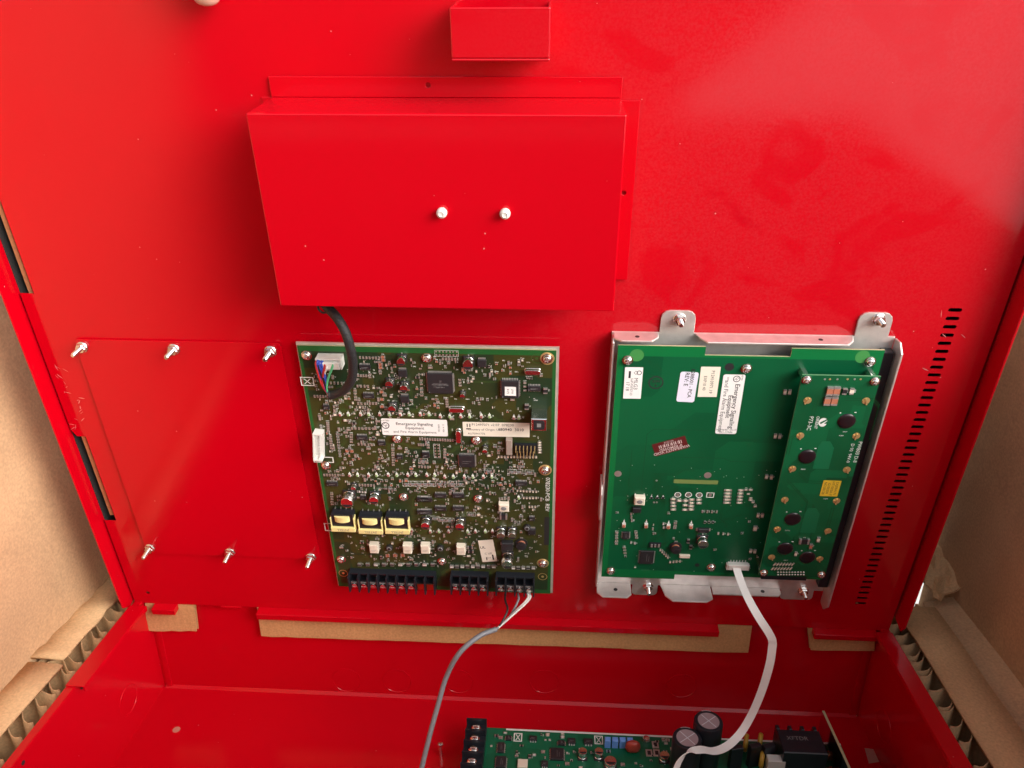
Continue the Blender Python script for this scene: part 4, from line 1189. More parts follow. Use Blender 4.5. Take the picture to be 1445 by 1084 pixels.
# ================================================================== display board
HD = 14.0
DX0, DX1, DY0, DY1 = 90.0, 280.5, 72.0, 304.5
du, dw = (DX0+DX1)/2, (DY0+DY1)/2
db = thing('display_circuit_board', 'bright green display board with white and maroon stickers, in the steel bracket', 'circuit board', PM @ T(du, dw, HD))
ol = [(DX0, DY0-1), (154, DY0-1), (154, DY0+4.5), (DX1, DY0+4.5), (DX1, DY1), (215, DY1), (215, DY1-7), (153.5, DY1-7), (153.5, DY1), (DX0, DY1)]
me = sheet('board', [[(a-du, b-dw) for a, b in ol]], 1.6, [PCB_GRN, FIBRE], side=True)
part(db, 'board', me, (0, 0, -1.6))
D = Board(db, du, dw, HD, 9)
for sx in (-1, 1):
    for sy in (-1, 1): part(db, 'standoff', standoff_mesh(10.8), (sx*86, sy*104, -HD+1.56))
for p in (Z5(252, 398), Z5(1008, 452), Z6(848, 407), Z7(150, 778), Z7(818, 755)):
    D.put('screw', screw_mesh(3.2, 2.6), p, 9, 9)
D.put('push_switch', cached('push', push), Z7(340, 298), 10, 10)
m = MB(); m.cbox(0, 0, .05, 7, 5, 3, 0, .4); D.put('transistor', m.mesh('transistor', [BLACK]), Z7(322, 366), 8, 6)
D.put('integrated_circuit', ic_mesh(7.8, 5.6, 1.6, 8), Z7(250, 540), 9, 9, 90)
D.put('integrated_circuit', ic_mesh(15, 12, 1.4, 14), Z7(388, 686), 18, 17, 90, lbl='largest black chip on the green board')
D.put('inductor', cached('drum', drum), Z7(580, 618), 12, 13)
D.put('capacitor', ecap_mesh(9, 7.5), Z7(757, 568), 11, 11, 90)
m = MB(); m.cbox(0, 0, .05, 9, 4, 2.4, 0, .4); m.cbox(-5, 0, .03, 2, 3, .4, 1); m.cbox(5, 0, .03, 2, 3, .4, 1)
D.put('diode', m.mesh('diode', [BLACK, TIN]), Z7(765, 505), 12, 5)
m = MB(); m.cbox(0, 0, .05, 9, 3.4, 2, 0, .4); D.put('ceramic_capacitor', m.mesh('ceramic_capacitor', [CREAM]), Z7(640, 678), 9, 4)
m = MB(); m.cbox(0, 0, .05, 10, 5, 1.2, 0)
for k in range(3): m.cbox(-3+k*3, 0, 1.25, 1.6, 3, .8, 1)
D.put('jumper', m.mesh('jumper', [BLACKP, TIN]), Z7(445, 605), 11, 6)
# ribbon socket
m = MB(); m.cbox(0, 0, .05, 17, 6, 4.4, 0, .4); m.box(-9.6, -3.6, .05, -8.5, 2.2, 3.6); m.box(8.5, -3.6, .05, 9.6, 2.2, 3.6)
for k in range(6): m.cbox(-6.2+k*2.5, 4, .03, .8, 2.4, .3, 1)
D.put('ribbon_socket', m.mesh('ribbon_socket', [NYLON, TIN]), Z7(992, 738), 20, 9)
RIB0 = D.at(Z7(992, 738))
def dpad(p, r=1.5, m=0, sq=False):
    x, y = D.at(p); D.take(x, y, 3, 3)
    if sq: D.tin.cbox(x, y, .02, 2*r, 2*r, .1, m)
    else: D.tin.lathe(x, y, [(r, .02), (r, .12), (r*.6, .2)], 14, m)
for p in (Z7(198, 135), Z7(795, 145)): dpad(p, 3.0)
for p in (Z5(310, 368), Z6(800, 378)):
    x, y = D.at(p); m = MB(); m.lathe(0, 0, [(5.2, .01), (5.2, .03)], 24); part(db, 'bare_pad', m.mesh('bare_pad', [cached('pale', lambda: mat('pale_mask', lin(64, 140, 72), .45))]), (x, y, 0))
for p, r in ((Z5(900, 443), 3.4), (Z7(725, 742), 2.0)):
    x, y = D.at(p); m = MB(); m.lathe(0, 0, [(r, .01), (r, .04)], 20); part(db, 'drill_hole', m.mesh('drill_hole', [BLACK]), (x, y, 0))
x0, y0 = D.at(Z7(570, 172)); x1, y1 = D.at(Z7(862, 206))
me = sheet('bare_strip', [rrect(x0, y1, x1, y0, .8)], .05, [cached('palestrip', lambda: mat('bare_laminate', lin(120, 140, 78), .5))]); part(db, 'bare_strip', me, (0, 0, .01))
for p in (Z7(596, 275), Z7(667, 275), Z7(738, 277)):
    x, y = D.at(p); ring_flat(D.silk, x, y, 2.8, .8, z=.03); D.tin.lathe(x, y, [(1.4, .02), (1.4, .06)], 12, 0)
x, y = D.at(Z7(812, 277)); D.frame(x, y, 6.4, 5.4, .8); D.tin.lathe(x, y, [(1.4, .02), (1.4, .06)], 12, 0)
def drow(p0, p1, n, rz=0, body=0, sz=(2.4, 1.3, .6), silk=True):
    a, b = D.at(p0), D.at(p1)
    for k in range(n):
        t = k/max(n-1, 1); D.smd(a[0]+(b[0]-a[0])*t, a[1]+(b[1]-a[1])*t, sz[0], sz[1], sz[2], rz, body, silk)
drow(Z7(566, 302), Z7(566, 370), 4, 0, 2, (4.4, 1.6, .7)); drow(Z7(606, 312), Z7(604, 372), 3, 0, 2, (4.4, 1.6, .7)); drow(Z7(648, 312), Z7(643, 372), 3, 0, 2, (4.4, 1.6, .7)); drow(Z7(688, 305), Z7(684, 370), 4, 0, 2, (4.4, 1.6, .7))
drow(Z7(736, 305), Z7(736, 328), 2, 0, 2, (4.4, 1.6, .7)); drow(Z7(930, 243), Z7(922, 326), 5, 0, 2, (6, 1.5, .6)); drow(Z7(1015, 243), Z7(1005, 326), 5, 0, 2, (4.6, 1.5, .6)); drow(Z8(60, 240), Z8(120, 350), 5, 0, 2)
drow(Z8(90, 240), Z8(90, 330), 5, 0, 2, (3, 1.4, .6)); drow(Z7(760, 384), Z7(855, 386), 4, 90); drow(Z7(775, 455), Z7(830, 455), 3, 90, 1); drow(Z7(190, 525), Z7(188, 600), 5); drow(Z7(318, 525), Z7(322, 560), 3)
drow(Z7(240, 625), Z7(245, 660), 3); drow(Z7(285, 590), Z7(310, 595), 2, 90, 7); drow(Z7(630, 580), Z7(640, 650), 4, 0, 1, (4, 2.2, 1)); drow(Z7(665, 580), Z7(690, 640), 4, 90, 1, (4, 2.2, 1)); drow(Z7(580, 460), Z7(575, 495), 3)
drow(Z7(480, 640), Z7(530, 690), 5, 90, 2); drow(Z7(545, 720), Z7(610, 715), 4, 90, 2); drow(Z7(500, 465), Z7(502, 490), 2, 90, 7); drow(Z7(325, 395), Z7(325, 415), 1, 90, 7, (5, 2.4, 1.4)); drow(Z7(285, 400), Z7(290, 445), 3, 90)
drow(Z7(430, 500), Z7(435, 530), 3, 90); drow(Z7(865, 530), Z7(930, 535), 3, 90, 2); drow(Z8(72, 700), Z8(72, 701), 1, 90, 1, (6, 3.4, 2)); drow(Z8(90, 645), Z8(118, 648), 2, 90, 2, (4, 2, 1)); drow(Z8(120, 495), Z8(120, 500), 1, 90, 2, (5, 3, 1))
drow(Z8(140, 408), Z8(168, 410), 2, 90, 2, (4, 2, 1)); drow(Z8(195, 152), Z8(228, 155), 2, 90, 2, (4, 2, 1)); drow(Z6(243, 880), Z6(272, 882), 2, 90, 2, (4, 2, 1)); drow(Z6(305, 600), Z6(335, 600), 2, 90, 2, (4, 2, 1))
for p in (Z7(237, 472), Z7(385, 475), Z7(533, 480), Z7(683, 480)):
    x, y = D.at(p); D.chips.cbox(x, y, .05, 3.0, 4.4, 1.2, 7); D.chips.cbox(x, y-.6, 1.25, 2.2, 2.4, 1.0, 8)
    D.silk.add([(x-.8, y+2.6, .03), (x+.8, y+2.6, .03), (x, y+6.2, .03)], [(0, 1, 2)])
for p in (Z7(421, 290), Z7(460, 290), Z7(498, 290)):
    x, y = D.at(p); D.silk.add([(x-1.6, y-1.5, .03), (x+1.6, y-1.5, .03), (x, y+2.2, .03)], [(0, 1, 2)]); D.chips.cbox(x, y-.4, .05, 2, 1.6, 1, 1)
for p in (Z7(438, 325), Z7(456, 325), Z7(455, 180)): dpad(p, .9)
for k in range(70):
    x = D.r.uniform(-88, 40); y = D.r.uniform(-108, 10)
    D.tin.lathe(x, y, [(.4, .014), (.4, .04)], 7, 0)
    if D.r.random() < .4 and D.free(x, y, 3, 2) and y < -40: D.smd(x, y, 1.6, .8, .5, D.r.choice((0, 90)), D.r.choice((0, 1, 2)))
for pts, n in (([(25, 0), (8, -5), (30, 0)], 1), ([(25, 0), (6, -4), (24, 0)], 1)):
    pass
x, y = D.at(Z5(365, 970)); D.trace(x, y, 1, 1, .5, [(0, 15), (5, 5), (45, 0), (9, -8), (28, 0)])
x, y = D.at(Z5(505, 1015)); D.trace(x, y, 1, 1, .5, [(44, 0), (6, -3), (26, 0)])
for xx, yy, L_ in ((365, 970, -46), (280, 60, 0)):
    x, y = D.at(Z5(xx, 970)); D.trace(x, y, 1, 1, .5, [(0, -46)])
for k in range(46):
    x = D.r.uniform(-80, 50); y = D.r.uniform(-90, 0)
    a = D.r.uniform(8, 40); b_ = D.r.uniform(3, 9)*D.r.choice((-1, 1))
    if D.r.random() < .35: D.trace(x, y, D.r.choice((1, 2, 3)), 1.2, .4, [(a*.6, 0), (abs(b_), b_), (a*.3, 0)])
    else: D.trace(x, max(y, -60), D.r.choice((1, 2, 3)), 1.2, .4, [(0, -a*.6), (b_, -abs(b_)), (0, -a*.2)])
# stickers on the display board, print turned a quarter
def bin_sym(mb, fr, rw, rh, turn):
    x, y = fr(.17, .2); ring_flat(mb, x, y, 1.9, .5); x, y = fr(.17, .38); ring_flat(mb, x, y, 1.7, .45, 4)
D.sticker((Z5(235, 445), Z5(350, 443), Z5(336, 646), Z5(223, 641)), PAPER, [('MLG3', .52, .36, 4.2), ('SoP-PXF57/-D', .62, .58, 2.6), ('17 18', .6, .8, 3.6)], turn=-90, lbl='white paper label next to the round printed mark', bars=((.12, .66, .34, .78),), extra=bin_sym, rad=.4)
D.sticker((Z5(590, 472), Z5(705, 476), Z5(676, 668), Z5(560, 662)), PAPER_B, [('0288001 - PCA', .37, .34, 4.0, True), ('REV: E', .24, .62, 4.4, True)], turn=-90, lbl='lilac label with rounded corners and revision print', rad=1.8)
D.sticker((Z5(715, 441), Z5(838, 441), Z5(826, 634), Z5(701, 631)), PAPER_C, [('P12410971.19', .5, .36, 3.5), ('EXP10 40', .54, .72, 3.2)], turn=-90, lbl='cream paper label with two lines of print', rad=.4)
def cert2(mb, fr, rw, rh, turn):
    x, y = fr(.07, .38); ring_flat(mb, x, y, rh*.17, rh*.035); put_text(mb, 'UL', x, y, 0, rh*.18, turn-45)
    x, y = fr(.05, .14); put_text(mb, 'LISTED', x, y, 0, rh*.10, turn); x, y = fr(.075, .78); put_text(mb, '53PA', x, y, 0, rh*.11, turn)
D.sticker((Z5(861, 490), Z5(997, 490), Z5(950, 870), Z5(811, 866)), PAPER, [('Emergency Signaling', .53, .3, 5.0, True), ('Equipment', .53, .54, 4.8, True), ('and Fire Alarm Equipment', .53, .8, 4.4), ('VDPS6401-04-17', .93, .5, 2.2, False, 90), ('R01-17AB6', .97, .5, 2.2, False, 90)], turn=-90, lbl='tall white fire alarm equipment label', extra=cert2, rad=1.6)
bars = [(.15+.055*k, .30, .15+.055*k+[.022, .038, .012, .03][k % 4], .52) for k in range(13)]
D.sticker((Z5(405, 936), Z5(620, 880), Z5(638, 956), Z5(431, 1013)), PAPER_R, [('WARRANTY VOID', .5, .16+.02, 3.5, True), ('IF REMOVED', .5, .36+.02, 3.3, True), ('0017218', .5, .88, 2.2)], turn=180, ink=INK_W, rad=.3, lbl='maroon warranty label with a barcode', bars=[(.14+.055*k, .52, .14+.055*k+[.022, .038, .012, .03][k % 4], .76) for k in range(13)])
x, y = D.at(Z5(432, 542)); m = MB(); ring_flat(m, 0, 0, 5.6, .9, 28); put_text(m, 'NCE', 0, 1.3, 0, 3.0, 180, 0, True); put_text(m, '4', 0, -2.2, 0, 3.2, 180, 0, True)
part(db, 'round_mark', m.mesh('round_mark', [INK]), (x, y, .03))
m = MB(); x, y = D.at(Z7(378, 775)); put_text(m, '-||||||||||-', x, y, .03, 2.6)
part(db, 'lettering', m.mesh('lettering', [cached('palegreen', lambda: mat('pale_green_print', lin(60, 130, 90), .6))]))
D.finish(TRACE_G)

# ================================================================== character display module on standoffs
HL = 26.0
LX0, LX1, LY0, LY1 = 222.0, 277.0, 91.0, 289.5
lu, lw = (LX0+LX1)/2, (LY0+LY1)/2
lm = thing('display_module', 'narrow dark green module board with black blobs, standing above the display board', 'circuit board', PM @ T(lu, lw, HL))
me = sheet('board', [[(LX0-lu, LY0-lw), (LX1-lu, LY0-lw), (LX1-lu, LY1-lw), (LX0-lu, LY1-lw)], circ(-24, 96, 1.2, 8), ], 1.6, [PCB_LCD, cached('mfib', lambda: mat('module_edge', lin(90, 140, 100), .6))], side=True)
part(lm, 'board', me, (0, 0, -1.6))
M = Board(lm, lu, lw, HL, 21)
for sx in (-1, 1):
    for sy in (-1, 1):
        part(lm, 'standoff', standoff_mesh(HL-HD-1.65, 3.2), (sx*24, sy*95.5, -(HL-HD)+.04))
        part(lm, 'screw', screw_mesh(2.8, 2.2), (sx*24, sy*95.5, 0))
        M.take(sx*24, sy*95.5, 9, 9)
# the display glass behind, between module and board
blob = MB().lathe(0, 0, [(6.6, .02), (6.5, .5), (5.9, 1.0), (4.6, 1.4), (2.6, 1.6), (1.0, 1.65)], 26, 0).mesh('chip_blob', [mat('blob_resin', (0.016, .009, .012, 1), .28)], 60)
for p in (Z6(698, 787), Z6(447, 1013), Z8(370, 435), Z8(320, 632), Z8(468, 690)):
    o = M.put('chip_blob', blob, p, 14, 14); M.silk.box(o.location.x/MM+4, o.location.y/MM+7.4, .02, o.location.x/MM+5.5, o.location.y/MM+8.2, .04); M.silk.box(o.location.x/MM-6.5, o.location.y/MM+6.6, .02, o.location.x/MM-5.4, o.location.y/MM+7.5, .04)
gp = MB().lathe(0, 0, [(2.9, .02), (2.9, .12)], 20, 0)
gp.box(-.5, -3.4, .12, .5, 2.0, .9, 1); gp.box(-2.4, -.2, .13, .6, .5, .7, 1)
gpm = gp.mesh('tab_pad', [GOLD, GOLD])
for k, p in enumerate((Z6(450, 655), Z6(822, 658), Z6(403, 880), Z6(760, 882), Z8(368, 102), Z8(730, 108), Z8(318, 308), Z8(662, 315), Z8(268, 503), Z8(605, 515), Z8(230, 690), Z8(550, 700))):
    M.put('tab_pad', gpm, p, 6, 6, (k*47) % 60-30)
def mrow(p, L_, Wd, H, rz, body):
    x, y = M.at(p); M.smd(x, y, L_, Wd, H, rz, body)
for p in (Z6(590, 592), Z6(633, 592), Z6(573, 655), Z6(618, 655)): mrow(p, 7.0, 4.4, 1.6, 90, 8)
mrow(Z6(685, 595), 5, 3, 1, 90, 1); mrow(Z6(730, 595), 5, 3, 1, 90, 2)
mrow(Z8(445, 580), 8, 5, 1.6, 0, 1); mrow(Z8(497, 580), 7, 4.5, 1.6, 90, 1); mrow(Z8(450, 612), 5, 2.4, 1, 90, 8); mrow(Z8(490, 615), 5, 2.4, 1, 90, 8); mrow(Z8(540, 570), 5, 2.4, 1, 90, 2); mrow(Z8(390, 665), 4, 2, 1, 90, 2)
for p in (Z8(440, 105), Z8(590, 302), Z8(335, 512), Z8(325, 710), Z6(690, 855), Z6(665, 880)):
    x, y = M.at(p); M.mark(x, y, 0, 5)
for j, yy in enumerate((790, 806)):
    for k in range(10):
        x, y = M.at(Z8(272+k*19, yy)); M.tin.lathe(x, y, [(.9, .02), (.9, .2), (.5, .6)], 9, 0)
for j, yy in enumerate((735, 764)):
    for k in range(7):
        x, y = M.at(Z8(250-j*14+k*20, yy)); M.smd(x, y, 3.4, 1.0, .6, 60, 2, False, False)
for k, xx in enumerate((560, 592, 640, 705, 750, 788)):
    x, y = M.at(Z6(xx, 520)); M.tin.lathe(x, y, [(.8, .02), (.8, .2)], 9, k % 2)
for p0, segs in ((Z6(500, 640), [(0, -22), (-12, -14), (0, -16)]), (Z6(690, 655), [(20, 0), (5, -5), (0, -30)]), (Z8(330, 180), [(20, -22), (0, -34), (-4, -4), (0, -12)]), (Z8(410, 140), [(8, -8), (24, 0)]), (Z8(500, 350), [(5, -8), (0, -28)]), (Z8(630, 360), [(0, -24), (6, -6)])):
    x, y = M.at(p0); M.trace(x, y, 2, 2.0, .6, segs)
x, y = M.at(Z6(560, 985)); pol = [(-6, -14), (6, -14), (6, 6), (2, 12), (-4, 12), (-6, 6)]
me = sheet('copper_patch', [[(a, b) for a, b in pol]], .05, [mat('light_mask', lin(18, 106, 68), .34)]); part(lm, 'copper_patch', me, (x, y-2, .01))
x, y = M.at(Z8(490, 440)); part(lm, 'copper_patch', me, (x, y, .01))
# swoosh logo and print
m = MB(); x, y = M.at(Z6(548, 795))
pts = [(3.2*math.cos(R(a)), 3.9*math.sin(R(a))) for a in range(20, 341, 20)]+[(1.0, -1.2), (2.4, .8)]
m.add([(a, b, 0) for a, b in pts], [tuple(range(len(pts)))]); m.add([(-2.6, -.6, .02), (2.2, 2.9, .02), (2.8, 1.8, .02), (-1.2, -1.6, .02)], [(0, 1, 2, 3)], 1)
part(lm, 'printed_logo', m.mesh('printed_logo', [WHITE, PCB_LCD]), (x, y, .03))
m = MB()
for p, s, sz in ((Z6(508, 797), 'ORIENT', 3.2), (Z6(465, 802), 'P73-3C', 4.2), (Z6(768, 985), 'PWB03 D-8', 4.0), (Z6(722, 992), 'D 90  94V-0', 3.6)):
    x, y = M.at(p); put_text(m, s, x, y, .03, sz, -90-(4 if 0 else 0))
part(lm, 'lettering', m.mesh('lettering', [WHITE]))
M.sticker((Z8(577, 178), Z8(697, 182), Z8(664, 286), Z8(547, 281)), PAPER_Y, [('SXJ09A171', .5, .2, 2.9), ('HT1003A-Y', .5, .42, 2.9), ('G100330', .5, .64, 2.9), ('NO.00128', .5, .85, 2.9)], turn=-90, lbl='yellow part label', rad=.3)
m = MB(); m.box(-19, -4, 0, 19, 4, 10)
for k in range(10): m.box(-17+k*3.6, -4.05, 2, -15.4+k*3.6, -4.0, 8, 1)
x, y = M.at(Z8(322, 812)); part(lm, 'pin_header', m.mesh('pin_header', [BLACKP, GREYMARK]), (x, y-3, -HL+HD+.05))
M.finish(TRACE_G)
# ================================================================== power supply board in the cabinet
HZ = ZF+15
PX0, PX1, PY1, PY0 = -30.5, 318.0, -43.0, -235.0
pu, pv = (PX0+PX1)/2, (PY0+PY1)/2
ps = thing('power_supply_board', 'green power supply board with tall black capacitors on the cabinet floor', 'circuit board', T(pu, pv, HZ))
me = sheet('board', [[(PX0-pu, PY0-pv), (PX1-pu, PY0-pv), (PX1-pu, PY1-pv), (PX0-pu, PY1-pv)]], 1.6, [PCB_PSU, FIBRE], side=True)
part(ps, 'board', me, (0, 0, -1.6))
for sx in (-1, 1):
    for sy in (-1, 1): part(ps, 'standoff', standoff_mesh(13.3), (sx*165, sy*88, -15+.06))
class FloorBoard(Board):
    def at(s, p, dh=0.0):
        q = onZ(p, HZ+dh); return q.x-pu, q.y-pv
S = FloorBoard(ps, 0, 0, 0, 33)
ZP = lambda x, y: (640+x/6.568, 1020+y/6.568)
ZQ = lambda x, y: (850+x/4.014, 1000+y/4.014)
# white printed edge line
x0, _ = S.at(ZP(485, 85)); S.silk.box(x0, PY1-pv-2.2, .02, PX1-pu, PY1-pv-.2, .05)
# barrier terminal strip
tx, ty = S.at(ZP(215, 100))
m = MB(); m.box(-9.5, -120, .05, 9.5, 3, 9)
tb = part(ps, 'terminal_block', m.mesh('terminal_block', [BLACKP]), (tx, ty, 0)); S.take(tx, ty-50, 22, 110)
dv = MB().box(-9.5, -.7, 9, 9.5, .7, 16).mesh('divider', [BLACKP])
sm = MB().lathe(0, 0, [(4.7, 0), (4.8, 1.6), (4.2, 3.0), (2.6, 3.9), (1.0, 4.2)], 18, 0); sm.box(-3, -.4, 3.9, 3, .4, 4.25, 1); sm = sm.mesh('terminal_screw', [BRIGHT, STEEL], 45)
for k in range(9):
    part(tb, 'terminal_screw', sm, (0, -3.5-k*12.6, 9.02)); part(tb, 'divider', dv, (0, 2.3-k*12.6-(0.0), 0.02))
def scap(d, h): return ecap_mesh(d, h)
for p in (ZP(1195, 320), ZP(1345, 320)): S.put('capacitor', scap(8, 8), p, 9, 9, 90)
for p, L_, Wd, n, a in ((ZP(440, 240), 11, 6, 5, 90), (ZP(440, 375), 12, 9, 6, 90), (ZP(960, 300), 13, 12, 6, 90), (ZP(510, 150), 5, 5, 3, 90), (ZP(738, 155), 7, 5, 3, 0), (ZP(1095, 180), 7, 6, 3, 0), (ZP(1250, 185), 8, 6, 3, 0), (ZP(845, 390), 6, 6, 3, 0), (ZP(1000, 195), 5, 6, 3, 90)):
    S.put('integrated_circuit', ic_mesh(L_, Wd, 2.2, n), p, L_+2, Wd+3 if a == 0 else L_+2, a)
for p, d in ((ZQ(45, 322), 11), (ZQ(350, 290), 9)):
    S.put('capacitor', ecap_mesh(d, 6), p, d, d, 90)
for k in range(4):
    m = cached('bluefilm', lambda: MB().cbox(0, 0, .05, 5.4, 5, 9, 0, .5).mesh('film_capacitor', [BLUE]))
    S.put('film_capacitor', m, ZQ(28+k*42, 212+k*1), 6, 6)
m = MB(); m.lathe(0, 0, [(3, .05), (6, 2), (7, 6), (6.2, 10.5), (3.5, 12.5)], 18, 0, sy=.5)
S.put('disc_capacitor', m.mesh('disc_capacitor', [REDCAP], 60), ZQ(170, 245), 14, 7, lbl='dark red dipped capacitor')
m = MB(); m.cbox(0, 0, .05, 9, 9, 3, 0, .4); S.put('relay', m.mesh('relay', [CREAM]), ZP(640, 395), 17, 12)
m = MB(); m.lathe(0, 0, [(3.4, .05), (3.6, 3), (2.8, 4.5), (1.4, 4.9)], 16); S.put('screw', m.mesh('screw', [BRIGHT], 45), ZQ(248, 185), 8, 8)
# tall electrolytics
def tall_cap(p, ztop, d, lbl):
    q = onZ(p, ztop); x, y = q.x-pu, q.y-pv; h = ztop-HZ; r = d/2
    m = MB(); m.lathe(0, 0, [(r*.96, .05), (r, 1.0), (r, 3.0), (r*.95, 4.0), (r, 5.0), (r, h-1.6), (r*.96, h-.5), (r*.84, h), (r*.74, h-.3)], 36, 0)
    o = part(ps, 'capacitor', m.mesh('capacitor', [BLACKP], 40), (x, y, 0), label=lbl)
    m = MB(); m.lathe(0, 0, [(r*.74, h-.28), (r*.74, h-.22)], 32, 0); part(o, 'foil_cap', m.mesh('foil_cap', [MAUVE]))
    m = MB()
    for a in (38, 128): m.box(-r*.7, -.3, h-.2, r*.7, .3, h-.12, 0, 0, Matrix.Rotation(R(a), 4, 'Z'))
    part(o, 'vent_score', m.mesh('vent_score', [LGREY]))
    m = MB(); a0, a1 = R(70), R(112); n = 8     # pale polarity stripe over the shoulder and down the sleeve
    for k in range(n+1):
        a = a0+(a1-a0)*k/n
        for rr, zz in ((r*1.006, 4), (r*1.006, h-1.6), (r*.97, h-.45), (r*.87, h+.06)): m.v.append((rr*math.cos(a), rr*math.sin(a), zz))
    for k in range(n):
        for j in range(3): m.f.append((k*4+j, (k+1)*4+j, (k+1)*4+j+1, k*4+j+1))
    m.m = [0]*len(m.f)
    part(o, 'polarity_stripe', m.mesh('polarity_stripe', [LGREY], 50))
    S.take(x, y, d, d)
tall_cap((1000, 1017), -42, 25, 'tall black capacitor farther from the terminal strip')
tall_cap((970, 1041), -46, 25, 'tall black capacitor beside the ribbon loop')
# right-hand power parts
def pw(name, p, z, w, d, h, mt, ch=.6, lbl=None, rz=0):
    x, y = S.at(p); m = MB(); m.cbox(0, 0, z, w, d, h, 0, ch)
    S.take(x, y, w, d)
    return part(ps, name, m.mesh(name, [mt]), (x, y, 0), rz, lbl)
tr_ = pw('power_transformer', ZQ(1105, 318), 8, 38, 26, 20, BLACKP, .8, 'black block transformer with copper windings')
m = MB(); m.lathe(0, 0, [(13, .05), (13, 8)], 20, 0, sy=.7)
part(tr_, 'winding', m.mesh('winding', [COPPER], 40), (0, -2, 0))
for k in range(4):
    m = MB(); m.cbox(0, 0, 6, 3, 5, 22, 0, .5); part(tr_, 'pin_post', m.mesh('pin_post', [BLACKP]), (-17+k*11, 15.6, 0))
m = MB(); put_text(m, 'XFTDR', 0, 0, 0, 6); part(tr_, 'lettering', m.mesh('lettering', [GREYMARK]), (-3, 3, 28.05))
fin = cached('fin', lambda: MB().cbox(0, 0, .05, 11, 5, 24, 0, .5).mesh('power_transistor', [BLACKP]))
for p, a in ((ZQ(745, 330), 12), (ZQ(850, 320), 20), (ZQ(925, 320), 20)):
    S.put('power_transistor', fin, p, 12, 6, a)
def disc(): return MB().lathe(0, 0, [(7, -2), (8, -1), (8, 1), (7, 2)], 24, 0).mesh('disc_varistor', [mat('amber_disc', (.55, .33, .04, 1), .35)], 50)
for p in (ZQ(805, 240), ZQ(885, 235), ZQ(895, 330)):
    x, y = S.at(p); part(ps, 'disc_varistor', cached('disc', disc), (x, y, 10), rot=(R(90), 0, R(72)))
pw('connector', ZQ(970, 360), .05, 15, 8, 17, NYLON, .5, 'white upright power connector')
for k in range(3):
    m = MB(); ring_flat(m, 0, 0, 6, 3.5, 24); 
m = MB()
for k in range(24):
    a = 2*math.pi*k/24
    m.tube([(9*math.cos(a)+3.4*math.cos(t)*math.cos(a), 9*math.sin(a)+3.4*math.cos(t)*math.sin(a), 5+4*math.sin(t)) for t in [2*math.pi*j/10 for j in range(11)]], .55, 5, 0, False)
x, y = S.at(ZQ(1270, 300)); part(ps, 'coil', m.mesh('coil', [COPPER], 60), (x-6, y-8, 1), label='copper wound ring beside the steel shield', stuff=False)
# polished shield plate
sa, sb_ = onZ((1160, 1003), -58), onZ((1197, 1084), -58)
m = MB()
yb = sb_.y-60
xb = sa.x+(sb_.x-sa.x)*(yb-sa.y)/(sb_.y-sa.y)
zt, zb = -58-HZ, -2
for xx in (0, 2.2):
    m.v += [(sa.x+xx-pu, sa.y-pv, zb), (sa.x+xx-pu, sa.y-pv, zt), (xb+xx-pu, yb-pv, zt), (xb+xx-pu, yb-pv, zb)]
m.f = [(0, 1, 2, 3), (7, 6, 5, 4), (0, 4, 5, 1), (1, 5, 6, 2), (2, 6, 7, 3), (3, 7, 4, 0)]; m.m = [0, 0, 1, 1, 0, 0]
part(ps, 'shield_plate', m.mesh('shield_plate', [MIRROR, FIBRE]), label='polished steel shield plate along the board end')
# print and small parts
def boxmark(p):
    x, y = S.at(p); S.frame(x, y, 8, 10, 1.0); S.silk.add([(x-2.5, y-3.5, .03), (x-1.5, y-3.5, .03), (x+2.5, y+3.5, .03), (x+1.5, y+3.5, .03)], [(0, 1, 2, 3)]); S.silk.add([(x+1.5, y-3.5, .03), (x+2.5, y-3.5, .03), (x-1.5, y+3.5, .03), (x-2.5, y+3.5, .03)], [(0, 1, 2, 3)]); S.take(x, y, 9, 11)
boxmark(ZP(597, 135)); boxmark(ZP(1345, 160))
for p in (ZQ(300, 205), ZQ(265, 252), ZQ(308, 252)):
    x, y = S.at(p); S.tin.cbox(x, y, .02, 6, 8, .1, 0); S.tin.cbox(x, y, .12, 3, 4, .6, 2)
cnt = 0
for k in range(2500):
    x = S.r.uniform(-150, 40); y = S.r.uniform(0, 92)
    if cnt > 200: break
    gx, gy = round(x/2)*2, round(y/2)*2
    sz = S.r.choice(((2, 1.25, .6), (3.2, 1.6, .9), (3.4, 2.6, 1.2)))
    if S.smd(gx, gy, sz[0], sz[1], sz[2], S.r.choice((0, 90)), S.r.choice((0, 1, 1, 2, 7))): cnt += 1
S.finish(TRACE_G)

# ================================================================== cables
def tube_mesh(name, pts, r, mt, n=12, k=8):
    m = MB(); m.tube(spline(pts, k), r, n); return m.mesh(name, [mt], 70)
# grey cable from the terminal strip
gc = thing('grey_cable', 'grey jacketed cable hanging from the control board into the cabinet', 'cable', T(0, -40, -40))
org = Vector((0, -40, -40))
sh = [W((700, 888), 52), W((676, 898), 62), W((648, 922), 74), onY((630, 955), -82), onY((618, 995), -92), onY((607, 1035), -104), onY((595, 1084), -118), onY((580, 1150), -140)]
part(gc, 'jacket', tube_mesh('jacket', [p-org for p in sh], 2.25, CABLE))
for p0, p1, mt, rr in (((744, 836), (722, 868), W_WHITE, 1.1), ((731, 838), (718, 872), CABLE, 1.0), ((713, 838), (716, 862), W_BLACK, .9), ((747, 836), (726, 866), W_WHITE, .9)):
    part(gc, 'wire', tube_mesh('wire', [W(p0, HM+8)-org, W((p0[0], p0[1]+10), HM+16)-org, W(p1, 38)-org, W((704, 885), 50)-org, W((698, 889), 53)-org], rr, mt, 8))
